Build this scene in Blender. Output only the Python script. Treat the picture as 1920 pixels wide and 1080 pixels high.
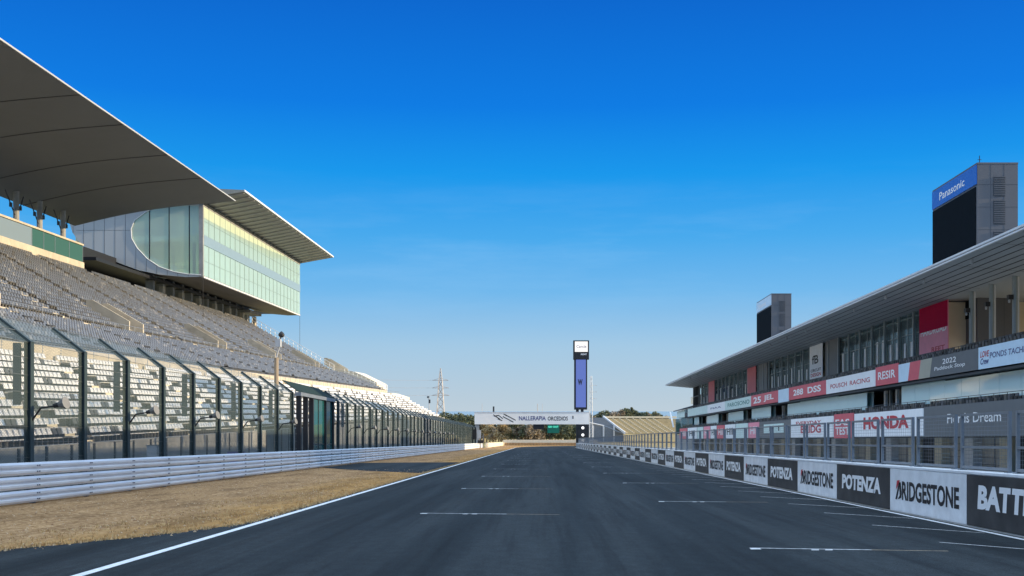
import bpy, math, random
import numpy as np
from mathutils import Vector
random.seed(7)
rng = np.random.default_rng(7)
for o in list(bpy.data.objects):
    bpy.data.objects.remove(o)
scene = bpy.context.scene
COL = scene.collection
R = math.radians

# ------------------------------------------------------------------ camera, sky, sun, exposure
K = 0.02667            # the straight runs downhill away from the camera: 1 m in 37.5 m
cam_data = bpy.data.cameras.new('camera')
cam = bpy.data.objects.new('camera', cam_data)
COL.objects.link(cam)
cam.location = (0, 0, 1.9)
cam.rotation_euler = (R(90), 0, 0)
cam_data.sensor_width = 36
cam_data.lens = 39.375
cam_data.shift_x = -53 / 1920
cam_data.shift_y = 230 / 1920
cam_data.clip_start = 0.2
cam_data.clip_end = 80000
scene.camera = cam

SUN_EL, SUN_AZ = R(14.6), R(-4)      # azimuth measured from +X towards +Y
world = bpy.data.worlds.new('World')
scene.world = world
world.use_nodes = True
wn, wl = world.node_tree.nodes, world.node_tree.links
wn.clear()
sky = wn.new('ShaderNodeTexSky')
sky.sky_type = 'NISHITA'
sky.sun_disc = False
sky.sun_elevation = SUN_EL
sky.sun_rotation = math.pi / 2 - SUN_AZ
sky.altitude = 0
sky.air_density = 1.0
sky.dust_density = 0.6
sky.ozone_density = 3.5
# height ramp over a trace of Nishita; unseen upper sky brightened to fill shade
EXPO = 0.5
wtc = wn.new('ShaderNodeTexCoord')
wsp = wn.new('ShaderNodeSeparateXYZ')
wl.new(wtc.outputs['Generated'], wsp.inputs[0])
grade = wn.new('ShaderNodeValToRGB')
SKY = [(0.0, (.52, .63, .72)), (.010, (.49, .615, .72)), (.057, (.37, .585, .785)), (.104, (.17, .485, .85)), (.151, (.065, .405, .86)),
       (.205, (.006, .315, .85)), (.262, (.001, .20, .78)), (.345, (.001, .135, .63)), (.42, (.30, .58, 1.05)), (.54, (1.15, 1.46, 1.86)), (1.0, (1.22, 1.53, 1.93))]
ge = grade.color_ramp.elements
while len(ge) < len(SKY): ge.new(.5)
for q_, (p_, c_) in zip(ge, SKY):
    q_.position = p_
    q_.color = (*[v / 2 ** EXPO / 2.0 for v in c_], 1)
wl.new(wsp.outputs['Z'], grade.inputs['Fac'])
gain = wn.new('ShaderNodeVectorMath'); gain.operation = 'SCALE'; gain.inputs['Scale'].default_value = 20.0
wl.new(grade.outputs[0], gain.inputs[0])
# thin high wisps
wmp = wn.new('ShaderNodeMapping'); wmp.inputs['Scale'].default_value = (3.0, 3.0, 22.0); wmp.inputs['Rotation'].default_value = (0, R(4), 0)
wnz = wn.new('ShaderNodeTexNoise'); wnz.inputs['Scale'].default_value = 1.6; wnz.inputs['Detail'].default_value = 7; wnz.inputs['Roughness'].default_value = .62
wl.new(wtc.outputs['Generated'], wmp.inputs[0]); wl.new(wmp.outputs[0], wnz.inputs['Vector'])
wrp = wn.new('ShaderNodeMapRange'); wrp.inputs['From Min'].default_value = .50; wrp.inputs['From Max'].default_value = .78; wrp.inputs['To Max'].default_value = .13
wl.new(wnz.outputs['Fac'], wrp.inputs['Value'])
wband = wn.new('ShaderNodeValToRGB')
BAND = [(0.0, 0), (.07, .25), (.14, 1), (.215, 0)]
while len(wband.color_ramp.elements) < 4: wband.color_ramp.elements.new(.5)
for q_, (p_, v_) in zip(wband.color_ramp.elements, BAND):
    q_.position = p_; q_.color = (v_, v_, v_, 1)
wl.new(wsp.outputs['Z'], wband.inputs['Fac'])
wfac = wn.new('ShaderNodeMath'); wfac.operation = 'MULTIPLY'
wl.new(wrp.outputs[0], wfac.inputs[0]); wl.new(wband.outputs[0], wfac.inputs[1])
wcl = wn.new('ShaderNodeMix'); wcl.data_type = 'RGBA'
wcl.inputs['B'].default_value = (4.2, 6.0, 7.6, 1)
wl.new(wfac.outputs[0], wcl.inputs['Factor']); wl.new(gain.outputs[0], wcl.inputs['A'])
wmx = wn.new('ShaderNodeMix'); wmx.data_type = 'RGBA'; wmx.inputs['Factor'].default_value = 0.97
wl.new(sky.outputs[0], wmx.inputs['A']); wl.new(wcl.outputs['Result'], wmx.inputs['B'])
bg = wn.new('ShaderNodeBackground')
bg.inputs['Strength'].default_value = 0.1
wo = wn.new('ShaderNodeOutputWorld')
wl.new(wmx.outputs['Result'], bg.inputs['Color'])
wl.new(bg.outputs[0], wo.inputs['Surface'])

sun_data = bpy.data.lights.new('sun', 'SUN')
sun_data.energy = 4.8
sun_data.angle = R(0.5)
sun_data.color = (1.0, 0.80, 0.52)
sun = bpy.data.objects.new('sun', sun_data)
COL.objects.link(sun)
sdir = Vector((math.cos(SUN_EL) * math.cos(SUN_AZ), math.cos(SUN_EL) * math.sin(SUN_AZ), math.sin(SUN_EL)))
sun.rotation_euler = sdir.to_track_quat('Z', 'Y').to_euler()
sun.location = (60, 0, 60)

vs = scene.view_settings
vs.view_transform = 'Standard'
vs.look = 'None'
vs.gamma = 1
vs.use_curve_mapping = False
vs.exposure = EXPO

# ------------------------------------------------------------------ materials
def mat(name, col, rough=0.6, metal=0.0, var=0.12, scale=1.5, stretch=(1, 1, 1), bump=0.0, bscale=40, spec=0.5, col2=None):
    m = bpy.data.materials.new(name)
    m.use_nodes = True
    nt = m.node_tree
    N, L = nt.nodes, nt.links
    p = N['Principled BSDF']
    p.inputs['Roughness'].default_value = rough
    p.inputs['Metallic'].default_value = metal
    p.inputs['Specular IOR Level'].default_value = spec
    tc = N.new('ShaderNodeTexCoord')
    mp = N.new('ShaderNodeMapping')
    mp.inputs['Scale'].default_value = stretch
    L.new(tc.outputs['Object'], mp.inputs['Vector'])
    if var > 0 or col2:
        nz = N.new('ShaderNodeTexNoise')
        nz.inputs['Scale'].default_value = scale
        nz.inputs['Detail'].default_value = 6
        nz.inputs['Roughness'].default_value = 0.6
        L.new(mp.outputs[0], nz.inputs['Vector'])
        rp = N.new('ShaderNodeValToRGB')
        rp.color_ramp.elements[0].position = 0.3
        rp.color_ramp.elements[1].position = 0.7
        a = [c * (1 - var) for c in col]
        b = [min(1, c * (1 + var)) for c in (col2 or col)]
        rp.color_ramp.elements[0].color = (*a, 1)
        rp.color_ramp.elements[1].color = (*b, 1)
        L.new(nz.outputs['Fac'], rp.inputs['Fac'])
        L.new(rp.outputs[0], p.inputs['Base Color'])
    else:
        p.inputs['Base Color'].default_value = (*col, 1)
    if bump > 0:
        n2 = N.new('ShaderNodeTexNoise')
        n2.inputs['Scale'].default_value = bscale
        n2.inputs['Detail'].default_value = 4
        L.new(tc.outputs['Object'], n2.inputs['Vector'])
        bp = N.new('ShaderNodeBump')
        bp.inputs['Strength'].default_value = bump
        bp.inputs['Distance'].default_value = 0.03
        L.new(n2.outputs['Fac'], bp.inputs['Height'])
        L.new(bp.outputs[0], p.inputs['Normal'])
    return m

def ramp_node(N, pts):
    rp = N.new('ShaderNodeValToRGB')
    e = rp.color_ramp.elements
    while len(e) < len(pts):
        e.new(0.5)
    for q, (pos, c) in zip(e, pts):
        q.position = pos
        q.color = (*c, 1)
    return rp

def asphalt_mat():
    m = bpy.data.materials.new('asphalt')
    m.use_nodes = True
    N, L = m.node_tree.nodes, m.node_tree.links
    p = N['Principled BSDF']
    p.inputs['Roughness'].default_value = 0.82
    p.inputs['Specular IOR Level'].default_value = 0.12
    tc = N.new('ShaderNodeTexCoord')
    def noise(sc, scale, det=5):
        mp = N.new('ShaderNodeMapping'); mp.inputs['Scale'].default_value = sc
        nz = N.new('ShaderNodeTexNoise'); nz.inputs['Scale'].default_value = scale; nz.inputs['Detail'].default_value = det
        L.new(tc.outputs['Object'], mp.inputs[0]); L.new(mp.outputs[0], nz.inputs['Vector'])
        return nz
    streak = noise((1, 0.010, 1), 1.1)
    fine = noise((1, 1, 1), 60, 3)
    patch = noise((1, 0.25, 1), 0.35)
    r1 = ramp_node(N, [(0.34, (0.009, 0.014, 0.017)), (0.5, (0.017, 0.023, 0.027)), (0.64, (0.026, 0.033, 0.037))])
    L.new(streak.outputs['Fac'], r1.inputs[0])
    r2 = ramp_node(N, [(0.38, (0.50, 0.50, 0.50)), (0.62, (1.55, 1.55, 1.55))])
    L.new(fine.outputs['Fac'], r2.inputs[0])
    r3 = ramp_node(N, [(0.3, (0.88, 0.88, 0.88)), (0.7, (1.1, 1.1, 1.1))])
    L.new(patch.outputs['Fac'], r3.inputs[0])
    def mul(a, b):
        mx = N.new('ShaderNodeMix'); mx.data_type = 'RGBA'; mx.blend_type = 'MULTIPLY'
        mx.inputs['Factor'].default_value = 1
        L.new(a, mx.inputs['A']); L.new(b, mx.inputs['B'])
        return mx.outputs['Result']
    rub = noise((1, 0.004, 1), 4.5, 3)
    r4 = ramp_node(N, [(0.36, (0.74, 0.74, 0.75)), (0.48, (1, 1, 1)), (0.68, (1.08, 1.08, 1.08))])
    L.new(rub.outputs['Fac'], r4.inputs[0])
    mid = noise((1, 0.6, 1), 5.0, 6)
    r6 = ramp_node(N, [(0.35, (0.86, 0.86, 0.86)), (0.65, (1.14, 1.14, 1.14))])
    L.new(mid.outputs['Fac'], r6.inputs[0])
    L.new(mul(mul(mul(mul(r1.outputs[0], r2.outputs[0]), r3.outputs[0]), r4.outputs[0]), r6.outputs[0]), p.inputs['Base Color'])
    bp = N.new('ShaderNodeBump'); bp.inputs['Strength'].default_value = 0.35; bp.inputs['Distance'].default_value = 0.01
    L.new(fine.outputs['Fac'], bp.inputs['Height']); L.new(bp.outputs[0], p.inputs['Normal'])
    return m

def gravel_mat():
    m = bpy.data.materials.new('gravel_and_dead_grass')
    m.use_nodes = True
    N, L = m.node_tree.nodes, m.node_tree.links
    p = N['Principled BSDF']
    p.inputs['Roughness'].default_value = 0.95
    p.inputs['Specular IOR Level'].default_value = 0.1
    tc = N.new('ShaderNodeTexCoord')
    nz = N.new('ShaderNodeTexNoise'); nz.inputs['Scale'].default_value = 7; nz.inputs['Detail'].default_value = 8; nz.inputs['Roughness'].default_value = 0.75
    L.new(tc.outputs['Object'], nz.inputs['Vector'])
    r1 = ramp_node(N, [(0.36, (0.17, 0.09, 0.036)), (0.5, (0.38, 0.225, 0.105)), (0.63, (0.60, 0.395, 0.215))])
    L.new(nz.outputs['Fac'], r1.inputs[0])
    mp = N.new('ShaderNodeMapping'); mp.inputs['Scale'].default_value = (1, 0.22, 1)
    L.new(tc.outputs['Object'], mp.inputs[0])
    n2 = N.new('ShaderNodeTexNoise'); n2.inputs['Scale'].default_value = 3.2; n2.inputs['Detail'].default_value = 9; n2.inputs['Roughness'].default_value = .72
    L.new(mp.outputs[0], n2.inputs['Vector'])
    r2 = ramp_node(N, [(0.3, (0.24, 0.125, 0.04)), (0.5, (0.43, 0.24, 0.085)), (0.7, (0.56, 0.33, 0.13))])
    L.new(n2.outputs['Fac'], r2.inputs[0])
    # grass towards the track edge, loose gravel towards the rail, with a wandering border
    sp = N.new('ShaderNodeSeparateXYZ'); L.new(tc.outputs['Object'], sp.inputs[0])
    n3 = N.new('ShaderNodeTexNoise'); n3.inputs['Scale'].default_value = 0.18; n3.inputs['Detail'].default_value = 5
    L.new(tc.outputs['Object'], n3.inputs['Vector'])
    ma = N.new('ShaderNodeMath'); ma.operation = 'MULTIPLY_ADD'; ma.inputs[1].default_value = 7; L.new(n3.outputs['Fac'], ma.inputs[0]); L.new(sp.outputs['X'], ma.inputs[2])
    mr = N.new('ShaderNodeMapRange'); mr.inputs['From Min'].default_value = -6.4; mr.inputs['From Max'].default_value = -4.2
    L.new(ma.outputs[0], mr.inputs['Value'])
    mx = N.new('ShaderNodeMix'); mx.data_type = 'RGBA'
    L.new(mr.outputs[0], mx.inputs['Factor']); L.new(r1.outputs[0], mx.inputs['A']); L.new(r2.outputs[0], mx.inputs['B'])
    n5 = N.new('ShaderNodeTexNoise'); n5.inputs['Scale'].default_value = 0.9; n5.inputs['Detail'].default_value = 6; n5.inputs['Roughness'].default_value = .65
    L.new(mp.outputs[0], n5.inputs['Vector'])
    r5 = ramp_node(N, [(0.36, (0.62, 0.60, 0.58)), (0.5, (0.92, 0.91, 0.9)), (0.66, (1.12, 1.12, 1.1))])
    L.new(n5.outputs['Fac'], r5.inputs[0])
    m5 = N.new('ShaderNodeMix'); m5.data_type = 'RGBA'; m5.blend_type = 'MULTIPLY'; m5.inputs['Factor'].default_value = 1
    L.new(mx.outputs['Result'], m5.inputs['A']); L.new(r5.outputs[0], m5.inputs['B'])
    L.new(m5.outputs['Result'], p.inputs['Base Color'])
    bp = N.new('ShaderNodeBump'); bp.inputs['Strength'].default_value = 0.9; bp.inputs['Distance'].default_value = 0.06
    n4 = N.new('ShaderNodeTexNoise'); n4.inputs['Scale'].default_value = 14; n4.inputs['Detail'].default_value = 5
    L.new(tc.outputs['Object'], n4.inputs['Vector'])
    L.new(n4.outputs['Fac'], bp.inputs['Height']); L.new(bp.outputs[0], p.inputs['Normal'])
    return m

def wire_mat(name, col, pitch, share, base=0.0):
    """diamond wire netting: wires opaque, holes clear"""
    m = bpy.data.materials.new(name)
    m.use_nodes = True
    N, L = m.node_tree.nodes, m.node_tree.links
    p = N['Principled BSDF']
    p.inputs['Base Color'].default_value = (*col, 1)
    p.inputs['Roughness'].default_value = 0.5
    tc = N.new('ShaderNodeTexCoord')
    sp = N.new('ShaderNodeSeparateXYZ'); L.new(tc.outputs['Object'], sp.inputs[0])
    outs = []
    for sgn in (1, -1):
        a = N.new('ShaderNodeMath'); a.operation = 'MULTIPLY_ADD'; a.inputs[1].default_value = sgn
        L.new(sp.outputs['Y'], a.inputs[0]); L.new(sp.outputs['Z'], a.inputs[2])
        b = N.new('ShaderNodeMath'); b.operation = 'PINGPONG'; b.inputs[1].default_value = pitch / 2
        L.new(a.outputs[0], b.inputs[0])
        c = N.new('ShaderNodeMath'); c.operation = 'LESS_THAN'; c.inputs[1].default_value = pitch / 2 * share
        L.new(b.outputs[0], c.inputs[0]); outs.append(c.outputs[0])
    mxm = N.new('ShaderNodeMath'); mxm.operation = 'MAXIMUM'; L.new(outs[0], mxm.inputs[0]); L.new(outs[1], mxm.inputs[1])
    tr = N.new('ShaderNodeBsdfTransparent')
    mx = N.new('ShaderNodeMixShader')
    L.new(mxm.outputs[0], mx.inputs[0]); L.new(tr.outputs[0], mx.inputs[1]); L.new(p.outputs[0], mx.inputs[2])
    L.new(mx.outputs[0], N['Material Output'].inputs['Surface'])
    return m

def glass_mat(name, tint, clear=0.6, rough=0.03, trans=None, mirror=0.5):
    m = bpy.data.materials.new(name)
    m.use_nodes = True
    N, L = m.node_tree.nodes, m.node_tree.links
    N.remove(N['Principled BSDF'])
    tr = N.new('ShaderNodeBsdfTransparent'); tr.inputs[0].default_value = (*tint, 1)
    df = N.new('ShaderNodeBsdfDiffuse'); df.inputs[0].default_value = (*tint, 1)
    base = df.outputs[0]
    if trans:
        tl = N.new('ShaderNodeBsdfTranslucent'); tl.inputs[0].default_value = (*trans, 1)
        m0 = N.new('ShaderNodeMixShader'); m0.inputs[0].default_value = 0.45
        L.new(df.outputs[0], m0.inputs[1]); L.new(tl.outputs[0], m0.inputs[2]); base = m0.outputs[0]
    m1 = N.new('ShaderNodeMixShader'); m1.inputs[0].default_value = clear
    L.new(base, m1.inputs[1]); L.new(tr.outputs[0], m1.inputs[2])
    gl = N.new('ShaderNodeBsdfGlossy'); gl.inputs['Roughness'].default_value = rough
    lw = N.new('ShaderNodeLayerWeight'); lw.inputs['Blend'].default_value = 0.25
    m2 = N.new('ShaderNodeMixShader')
    mr = N.new('ShaderNodeMapRange'); mr.inputs['To Min'].default_value = 0.06; mr.inputs['To Max'].default_value = mirror
    L.new(lw.outputs['Fresnel'], mr.inputs['Value']); L.new(mr.outputs[0], m2.inputs[0])
    L.new(m1.outputs[0], m2.inputs[1]); L.new(gl.outputs[0], m2.inputs[2])
    L.new(m2.outputs[0], N['Material Output'].inputs['Surface'])
    return m

def screen_mat(name, col, strength):
    m = bpy.data.materials.new(name)
    m.use_nodes = True
    p = m.node_tree.nodes['Principled BSDF']
    p.inputs['Base Color'].default_value = (0.02, 0.02, 0.03, 1)
    p.inputs['Emission Color'].default_value = (*col, 1)
    p.inputs['Emission Strength'].default_value = strength
    return m

M = dict(
    asphalt=asphalt_mat(), gravel=gravel_mat(),
    paint=mat('white_road_paint', (0.72, 0.74, 0.76), 0.7, var=0.2, scale=6),
    gridpaint=mat('scuffed_white_grid_paint', (0.50, 0.51, 0.52), 0.75, var=0.5, scale=11),
    yellowpaint=mat('worn_yellowish_grid_paint', (0.30, 0.24, 0.17), 0.8, var=0.5, scale=9),
    oldpaint=mat('worn_road_paint', (0.42, 0.43, 0.44), 0.8, var=0.45, scale=9),
    faint=mat('faint_seam', (0.042, 0.048, 0.055), 0.8, var=0.4, scale=3),
    ground=mat('dry_grass_ground', (0.36, 0.25, 0.10), 0.95, var=0.3, scale=0.12, col2=(0.40, 0.30, 0.13), spec=0.1),
    sea=mat('sea_water', (0.14, 0.24, 0.34), 0.12, var=0.05, scale=0.001, spec=1.0),
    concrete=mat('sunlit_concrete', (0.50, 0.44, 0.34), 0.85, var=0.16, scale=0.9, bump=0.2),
    greyconc=mat('grey_concrete', (0.30, 0.30, 0.29), 0.85, var=0.18, scale=0.8),
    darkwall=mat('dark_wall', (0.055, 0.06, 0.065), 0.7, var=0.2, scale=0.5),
    black=mat('black_metal', (0.012, 0.013, 0.016), 0.5, var=0.1),
    whiteseat=mat('white_plastic_seat', (0.78, 0.75, 0.70), 0.45, var=0.08, scale=0.6),
    darkseat=mat('dark_grey_plastic_seat', (0.10, 0.095, 0.085), 0.5, var=0.1),
    lightseat=mat('light_grey_plastic_seat', (0.21, 0.205, 0.195), 0.45, var=0.12, scale=0.3),
    greyseat=mat('grey_plastic_seat', (0.122, 0.130, 0.142), 0.45, var=0.15, scale=0.3),
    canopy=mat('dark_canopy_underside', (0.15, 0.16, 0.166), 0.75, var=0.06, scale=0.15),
    seam=mat('dark_seam', (0.03, 0.03, 0.03), 0.7, var=0),
    whitetrim=mat('pale_metal_trim', (0.68, 0.69, 0.70), 0.45, var=0.06),
    panelgrey=mat('silver_grey_cladding', (0.42, 0.43, 0.43), 0.5, metal=0.0, var=0.05, scale=0.2),
    soffit=mat('grey_soffit', (0.26, 0.26, 0.23), 0.7, var=0.08),
    hull=mat('dark_underside', (0.10, 0.10, 0.10), 0.6, var=0.1, scale=0.3),
    bandblue=mat('blue_grey_band', (0.22, 0.31, 0.37), 0.35, var=0.05),
    frame=mat('pale_green_frame', (0.22, 0.31, 0.29), 0.4, var=0.05),
    reflectyellow=mat('yellow_reflection', (0.48, 0.56, 0.42), 0.4, var=0.1, scale=0.4),
    room=mat('pale_room_wall', (0.75, 0.80, 0.66), 0.8, var=0.06),
    glassgreen=glass_mat('clear_green_glass', (0.80, 0.93, 0.76), 0.5),
    paneglass=glass_mat('milky_green_glass', (0.70, 0.88, 0.86), 0.38, trans=(0.8, 1.0, 0.95)),
    screenglass=glass_mat('blue_grey_glass_screen', (0.30, 0.38, 0.42), 0.35),
    screengreen=glass_mat('dark_green_glass_screen', (0.06, 0.15, 0.10), 0.25),
    tealglass=glass_mat('teal_glass', (0.02, 0.12, 0.13), 0.35),
    frosted=glass_mat('frosted_green_glass', (0.62, 0.86, 0.88), 0.08, mirror=0.5),
    clearglass=glass_mat('smoky_window_glass', (0.85, 0.95, 0.97), 0.96, mirror=0.12),
    rearglow=glass_mat('translucent_glow_pane', (0.8, 0.84, 0.84), 0.0, 0.4, trans=(0.9, 0.98, 1.0)),
    darkglass=mat('dark_window_glass', (0.02, 0.028, 0.034), 0.06, var=0.1, scale=0.4, spec=0.8),
    postgreen=mat('dark_green_painted_steel', (0.024, 0.042, 0.046), 0.6, var=0.2, scale=2),
    wire=wire_mat('green_wire_netting', (0.075, 0.105, 0.105), 0.10, 0.27),
    cable=mat('steel_cable', (0.16, 0.18, 0.18), 0.4, metal=0.5, var=0),
    galv=mat('galvanised_rail', (0.80, 0.82, 0.85), 0.38, metal=0.15, var=0.12, scale=1.2, stretch=(1, 0.3, 1)),
    galvdark=mat('grey_galvanised_steel', (0.22, 0.25, 0.29), 0.45, metal=0.4, var=0.12, scale=2),
    bolt=mat('bolt', (0.26, 0.27, 0.30), 0.5, var=0),
    wallwhite=mat('painted_concrete_wall', (0.74, 0.76, 0.78), 0.75, var=0.10, scale=1.2),
    boardwhite=mat('white_board', (0.76, 0.78, 0.80), 0.6, var=0.12, scale=2.2),
    boardblack=mat('black_board', (0.024, 0.025, 0.028), 0.6, var=0.35, scale=1.2, col2=(0.04, 0.04, 0.042)),
    letterblack=mat('black_lettering', (0.012, 0.012, 0.016), 0.6, var=0),
    letterwhite=mat('white_lettering', (0.84, 0.85, 0.86), 0.6, var=0.03),
    letterred=mat('red_lettering', (0.50, 0.035, 0.05), 0.6, var=0.03),
    letterblue=mat('navy_lettering', (0.05, 0.06, 0.20), 0.6, var=0.03),
    lettergreen=mat('teal_lettering', (0.08, 0.26, 0.24), 0.6, var=0.03),
    red=mat('red_vinyl', (0.62, 0.10, 0.13), 0.55, var=0.06),
    pink=mat('pink_vinyl', (0.80, 0.27, 0.36), 0.55, var=0.06),
    crimson=mat('crimson_vinyl', (0.42, 0.004, 0.05), 0.8, var=0.05, spec=0.1),
    banwhite=mat('white_vinyl', (0.84, 0.87, 0.90), 0.55, var=0.05),
    banblue=mat('pale_blue_vinyl', (0.58, 0.76, 0.90), 0.55, var=0.05),
    bangreen=mat('pale_green_vinyl', (0.60, 0.76, 0.74), 0.55, var=0.08),
    bangrey=mat('slate_grey_vinyl', (0.115, 0.125, 0.135), 0.55, var=0.06),
    banbeige=mat('beige_vinyl', (0.38, 0.37, 0.30), 0.55, var=0.05),
    roofgrey=mat('pit_roof_soffit', (0.34, 0.375, 0.40), 0.6, var=0.07, scale=0.3),
    fin=mat('steel_fin', (0.26, 0.30, 0.31), 0.4, metal=0.3, var=0.06),
    bright_strip=mat('bright_white_strip', (0.88, 0.92, 0.92), 0.7, var=0.06),
    beige=mat('beige_wall', (0.72, 0.64, 0.48), 0.8, var=0.06, scale=0.5),
    shutter=mat('beige_grey_shutter', (0.50, 0.47, 0.41), 0.6, var=0.10),
    towergrey=mat('grey_tower_cladding', (0.105, 0.107, 0.118), 0.5, var=0.06, scale=0.6),
    louvre=mat('dark_louvre', (0.045, 0.05, 0.058), 0.5, var=0.1),
    ledblack=mat('unlit_screen', (0.006, 0.010, 0.014), 0.9, var=0.1, spec=0.05),
    signblue=mat('blue_sign', (0.015, 0.13, 0.50), 0.45, var=0.05),
    purple=screen_mat('lit_purple_screen', (0.12, 0.19, 0.60), 0.6),
    whitescreen=screen_mat('lit_white_screen', (0.85, 0.83, 0.80), 0.9),
    lampwhite=screen_mat('white_signal_lamp', (1, 1, 1), 1.2),
    greensign=mat('green_sign', (0.005, 0.16, 0.105), 0.5, var=0.05),
    greenlit=screen_mat('lit_green_letters', (0.1, 0.85, 0.6), 0.9),
    gantry=mat('gantry_white', (0.90, 0.87, 0.82), 0.6, var=0.05, scale=0.4),
    cream=mat('cream_wall', (0.74, 0.66, 0.50), 0.7, var=0.08),
    tierdark=mat('shaded_concrete_steps', (0.17, 0.165, 0.16), 0.85, var=0.2, scale=0.7),  # shadow lines between the seat rows put into the step colour
    stonepale=mat('pale_stone', (0.58, 0.41, 0.25), 0.9, var=0.2, scale=3),
    stonebrown=mat('brown_stone', (0.36, 0.21, 0.11), 0.9, var=0.2, scale=3),
    deadgrass=mat('dead_grass_blades', (0.58, 0.38, 0.17), 0.9, var=0.3, scale=2),
    hoodgreen=mat('dark_green_sheet', (0.018, 0.034, 0.033), 0.9, var=0.2, scale=2, spec=0.1),
    bounceapron=mat('pale_bounce_apron', (0.46, 0.46, 0.44), 0.85, var=0.12, scale=0.6),
    speaker=mat('grey_loudspeaker_horn', (0.17, 0.175, 0.18), 0.6, var=0.15),
    softseam=mat('grey_seam', (0.07, 0.074, 0.076), 0.7, var=0),
    tyre=mat('tyre_wall', (0.36, 0.23, 0.11), 0.85, var=0.4, scale=3),
    yellowstand=mat('yellow_bench_stand', (0.46, 0.36, 0.20), 0.8, var=0.25, scale=1.6),
    stairs=mat('cream_stair', (0.74, 0.64, 0.46), 0.8, var=0.06),
    pylon=mat('pylon_steel', (0.42, 0.40, 0.40), 0.6, var=0.1),
    bark=mat('bark', (0.10, 0.07, 0.05), 0.9, var=0.2),
    leafdark=mat('dark_green_leaves', (0.125, 0.14, 0.085), 0.8, var=0.4, scale=0.5, spec=0.15),  # leaf colours lightened to carry the distance haze
    leafolive=mat('olive_leaves', (0.22, 0.205, 0.115), 0.8, var=0.4, scale=0.5, spec=0.15),
    leaforange=mat('autumn_orange_leaves', (0.38, 0.29, 0.16), 0.8, var=0.4, scale=0.5, spec=0.15),
    leafbrown=mat('brown_leaves', (0.28, 0.23, 0.165), 0.8, var=0.4, scale=0.5, spec=0.15),
    cabinet=mat('white_cabinet', (0.42, 0.44, 0.46), 0.6, var=0.05),
    violet=mat('violet_cabinet', (0.13, 0.10, 0.30), 0.6, var=0.05),
    poletan=mat('tan_grey_pole', (0.30, 0.24, 0.17), 0.6, var=0.1),
)

# ------------------------------------------------------------------ mesh builder
class MB:
    """collects shapes in world coordinates; s=True lets a shape follow the slope of the straight"""
    def __init__(self):
        self.v, self.f, self.mi, self.mats = [], [], [], []
    def m(self, name):
        if name not in self.mats:
            self.mats.append(name)
        return self.mats.index(name)
    def add(self, vs, fs, m, s=False):
        b = len(self.v)
        for x, y, z in vs:
            self.v.append((x, y, z - K * y if s else z))
        k = self.m(m)
        for f in fs:
            self.f.append(tuple(b + i for i in f)); self.mi.append(k)
        return self
    def box(self, x0, x1, y0, y1, z0, z1, m, s=False):
        return self.add([(x0, y0, z0), (x1, y0, z0), (x1, y1, z0), (x0, y1, z0), (x0, y0, z1), (x1, y0, z1), (x1, y1, z1), (x0, y1, z1)],
                        [(3, 2, 1, 0), (4, 5, 6, 7), (0, 1, 5, 4), (1, 2, 6, 5), (2, 3, 7, 6), (3, 0, 4, 7)], m, s)
    def quad(self, a, b, c, d, m, s=False):
        return self.add([a, b, c, d], [(0, 1, 2, 3)], m, s)
    def extrude(self, prof, y0, y1, m, s=False, caps=True):
        """(x, z) outline swept along y"""
        n = len(prof)
        vs = [(x, y0, z) for x, z in prof] + [(x, y1, z) for x, z in prof]
        fs = [(i, (i + 1) % n, n + (i + 1) % n, n + i) for i in range(n)]
        if caps:
            fs += [tuple(range(n))[::-1], tuple(range(n, 2 * n))]
        return self.add(vs, fs, m, s)
    def tube(self, p, q, r, m, n=6, s=False, r2=None):
        p, q = Vector(p), Vector(q)
        if s:
            p = p - Vector((0, 0, K * p.y)); q = q - Vector((0, 0, K * q.y))
        d = (q - p).normalized()
        a = d.cross(Vector((0, 0, 1)) if abs(d.z) < 0.9 else Vector((1, 0, 0))).normalized()
        b = d.cross(a)
        r2 = r if r2 is None else r2
        vs = []
        for c, rr in ((p, r), (q, r2)):
            for i in range(n):
                t = 2 * math.pi * i / n
                vs.append(tuple(c + a * rr * math.cos(t) + b * rr * math.sin(t)))
        fs = [(i, (i + 1) % n, n + (i + 1) % n, n + i) for i in range(n)] + [tuple(range(n))[::-1], tuple(range(n, 2 * n))]
        return self.add(vs, fs, m)
    def build(self, name, parent=None, origin=None, smooth=False):
        o0 = wloc(parent) if parent else Vector(origin or (0, 0, 0))
        me = bpy.data.meshes.new(name)
        me.from_pydata([(x - o0.x, y - o0.y, z - o0.z) for x, y, z in self.v], [], self.f)
        for k in self.mats:
            me.materials.append(M[k])
        me.polygons.foreach_set('material_index', self.mi)
        if smooth:
            me.polygons.foreach_set('use_smooth', [True] * len(me.polygons))
        me.update()
        ob = bpy.data.objects.new(name, me)
        COL.objects.link(ob)
        if parent:
            ob.parent = parent
        else:
            ob.location = o0
        return ob

def wloc(o):
    v = Vector((0, 0, 0))
    while o:
        v += o.location; o = o.parent
    return v

def tag(o, label, cat, group=None, kind=None):
    o['label'] = label; o['category'] = cat
    if group: o['group'] = group
    if kind: o['kind'] = kind
    return o

def empty(name, loc, label, cat, group=None):
    o = bpy.data.objects.new(name, None)
    COL.objects.link(o)
    o.location = loc
    return tag(o, label, cat, group)

def struct(mb, name):
    o = mb.build(name); o['kind'] = 'structure'; return o

def copy_tree(root, loc, label=None):
    r = root.copy(); COL.objects.link(r); r.location = loc
    if label: r['label'] = label
    for ch in root.children:
        c = ch.copy(); COL.objects.link(c); c.parent = r
        for g in ch.children:
            d = g.copy(); COL.objects.link(d); d.parent = c
    return r

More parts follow.
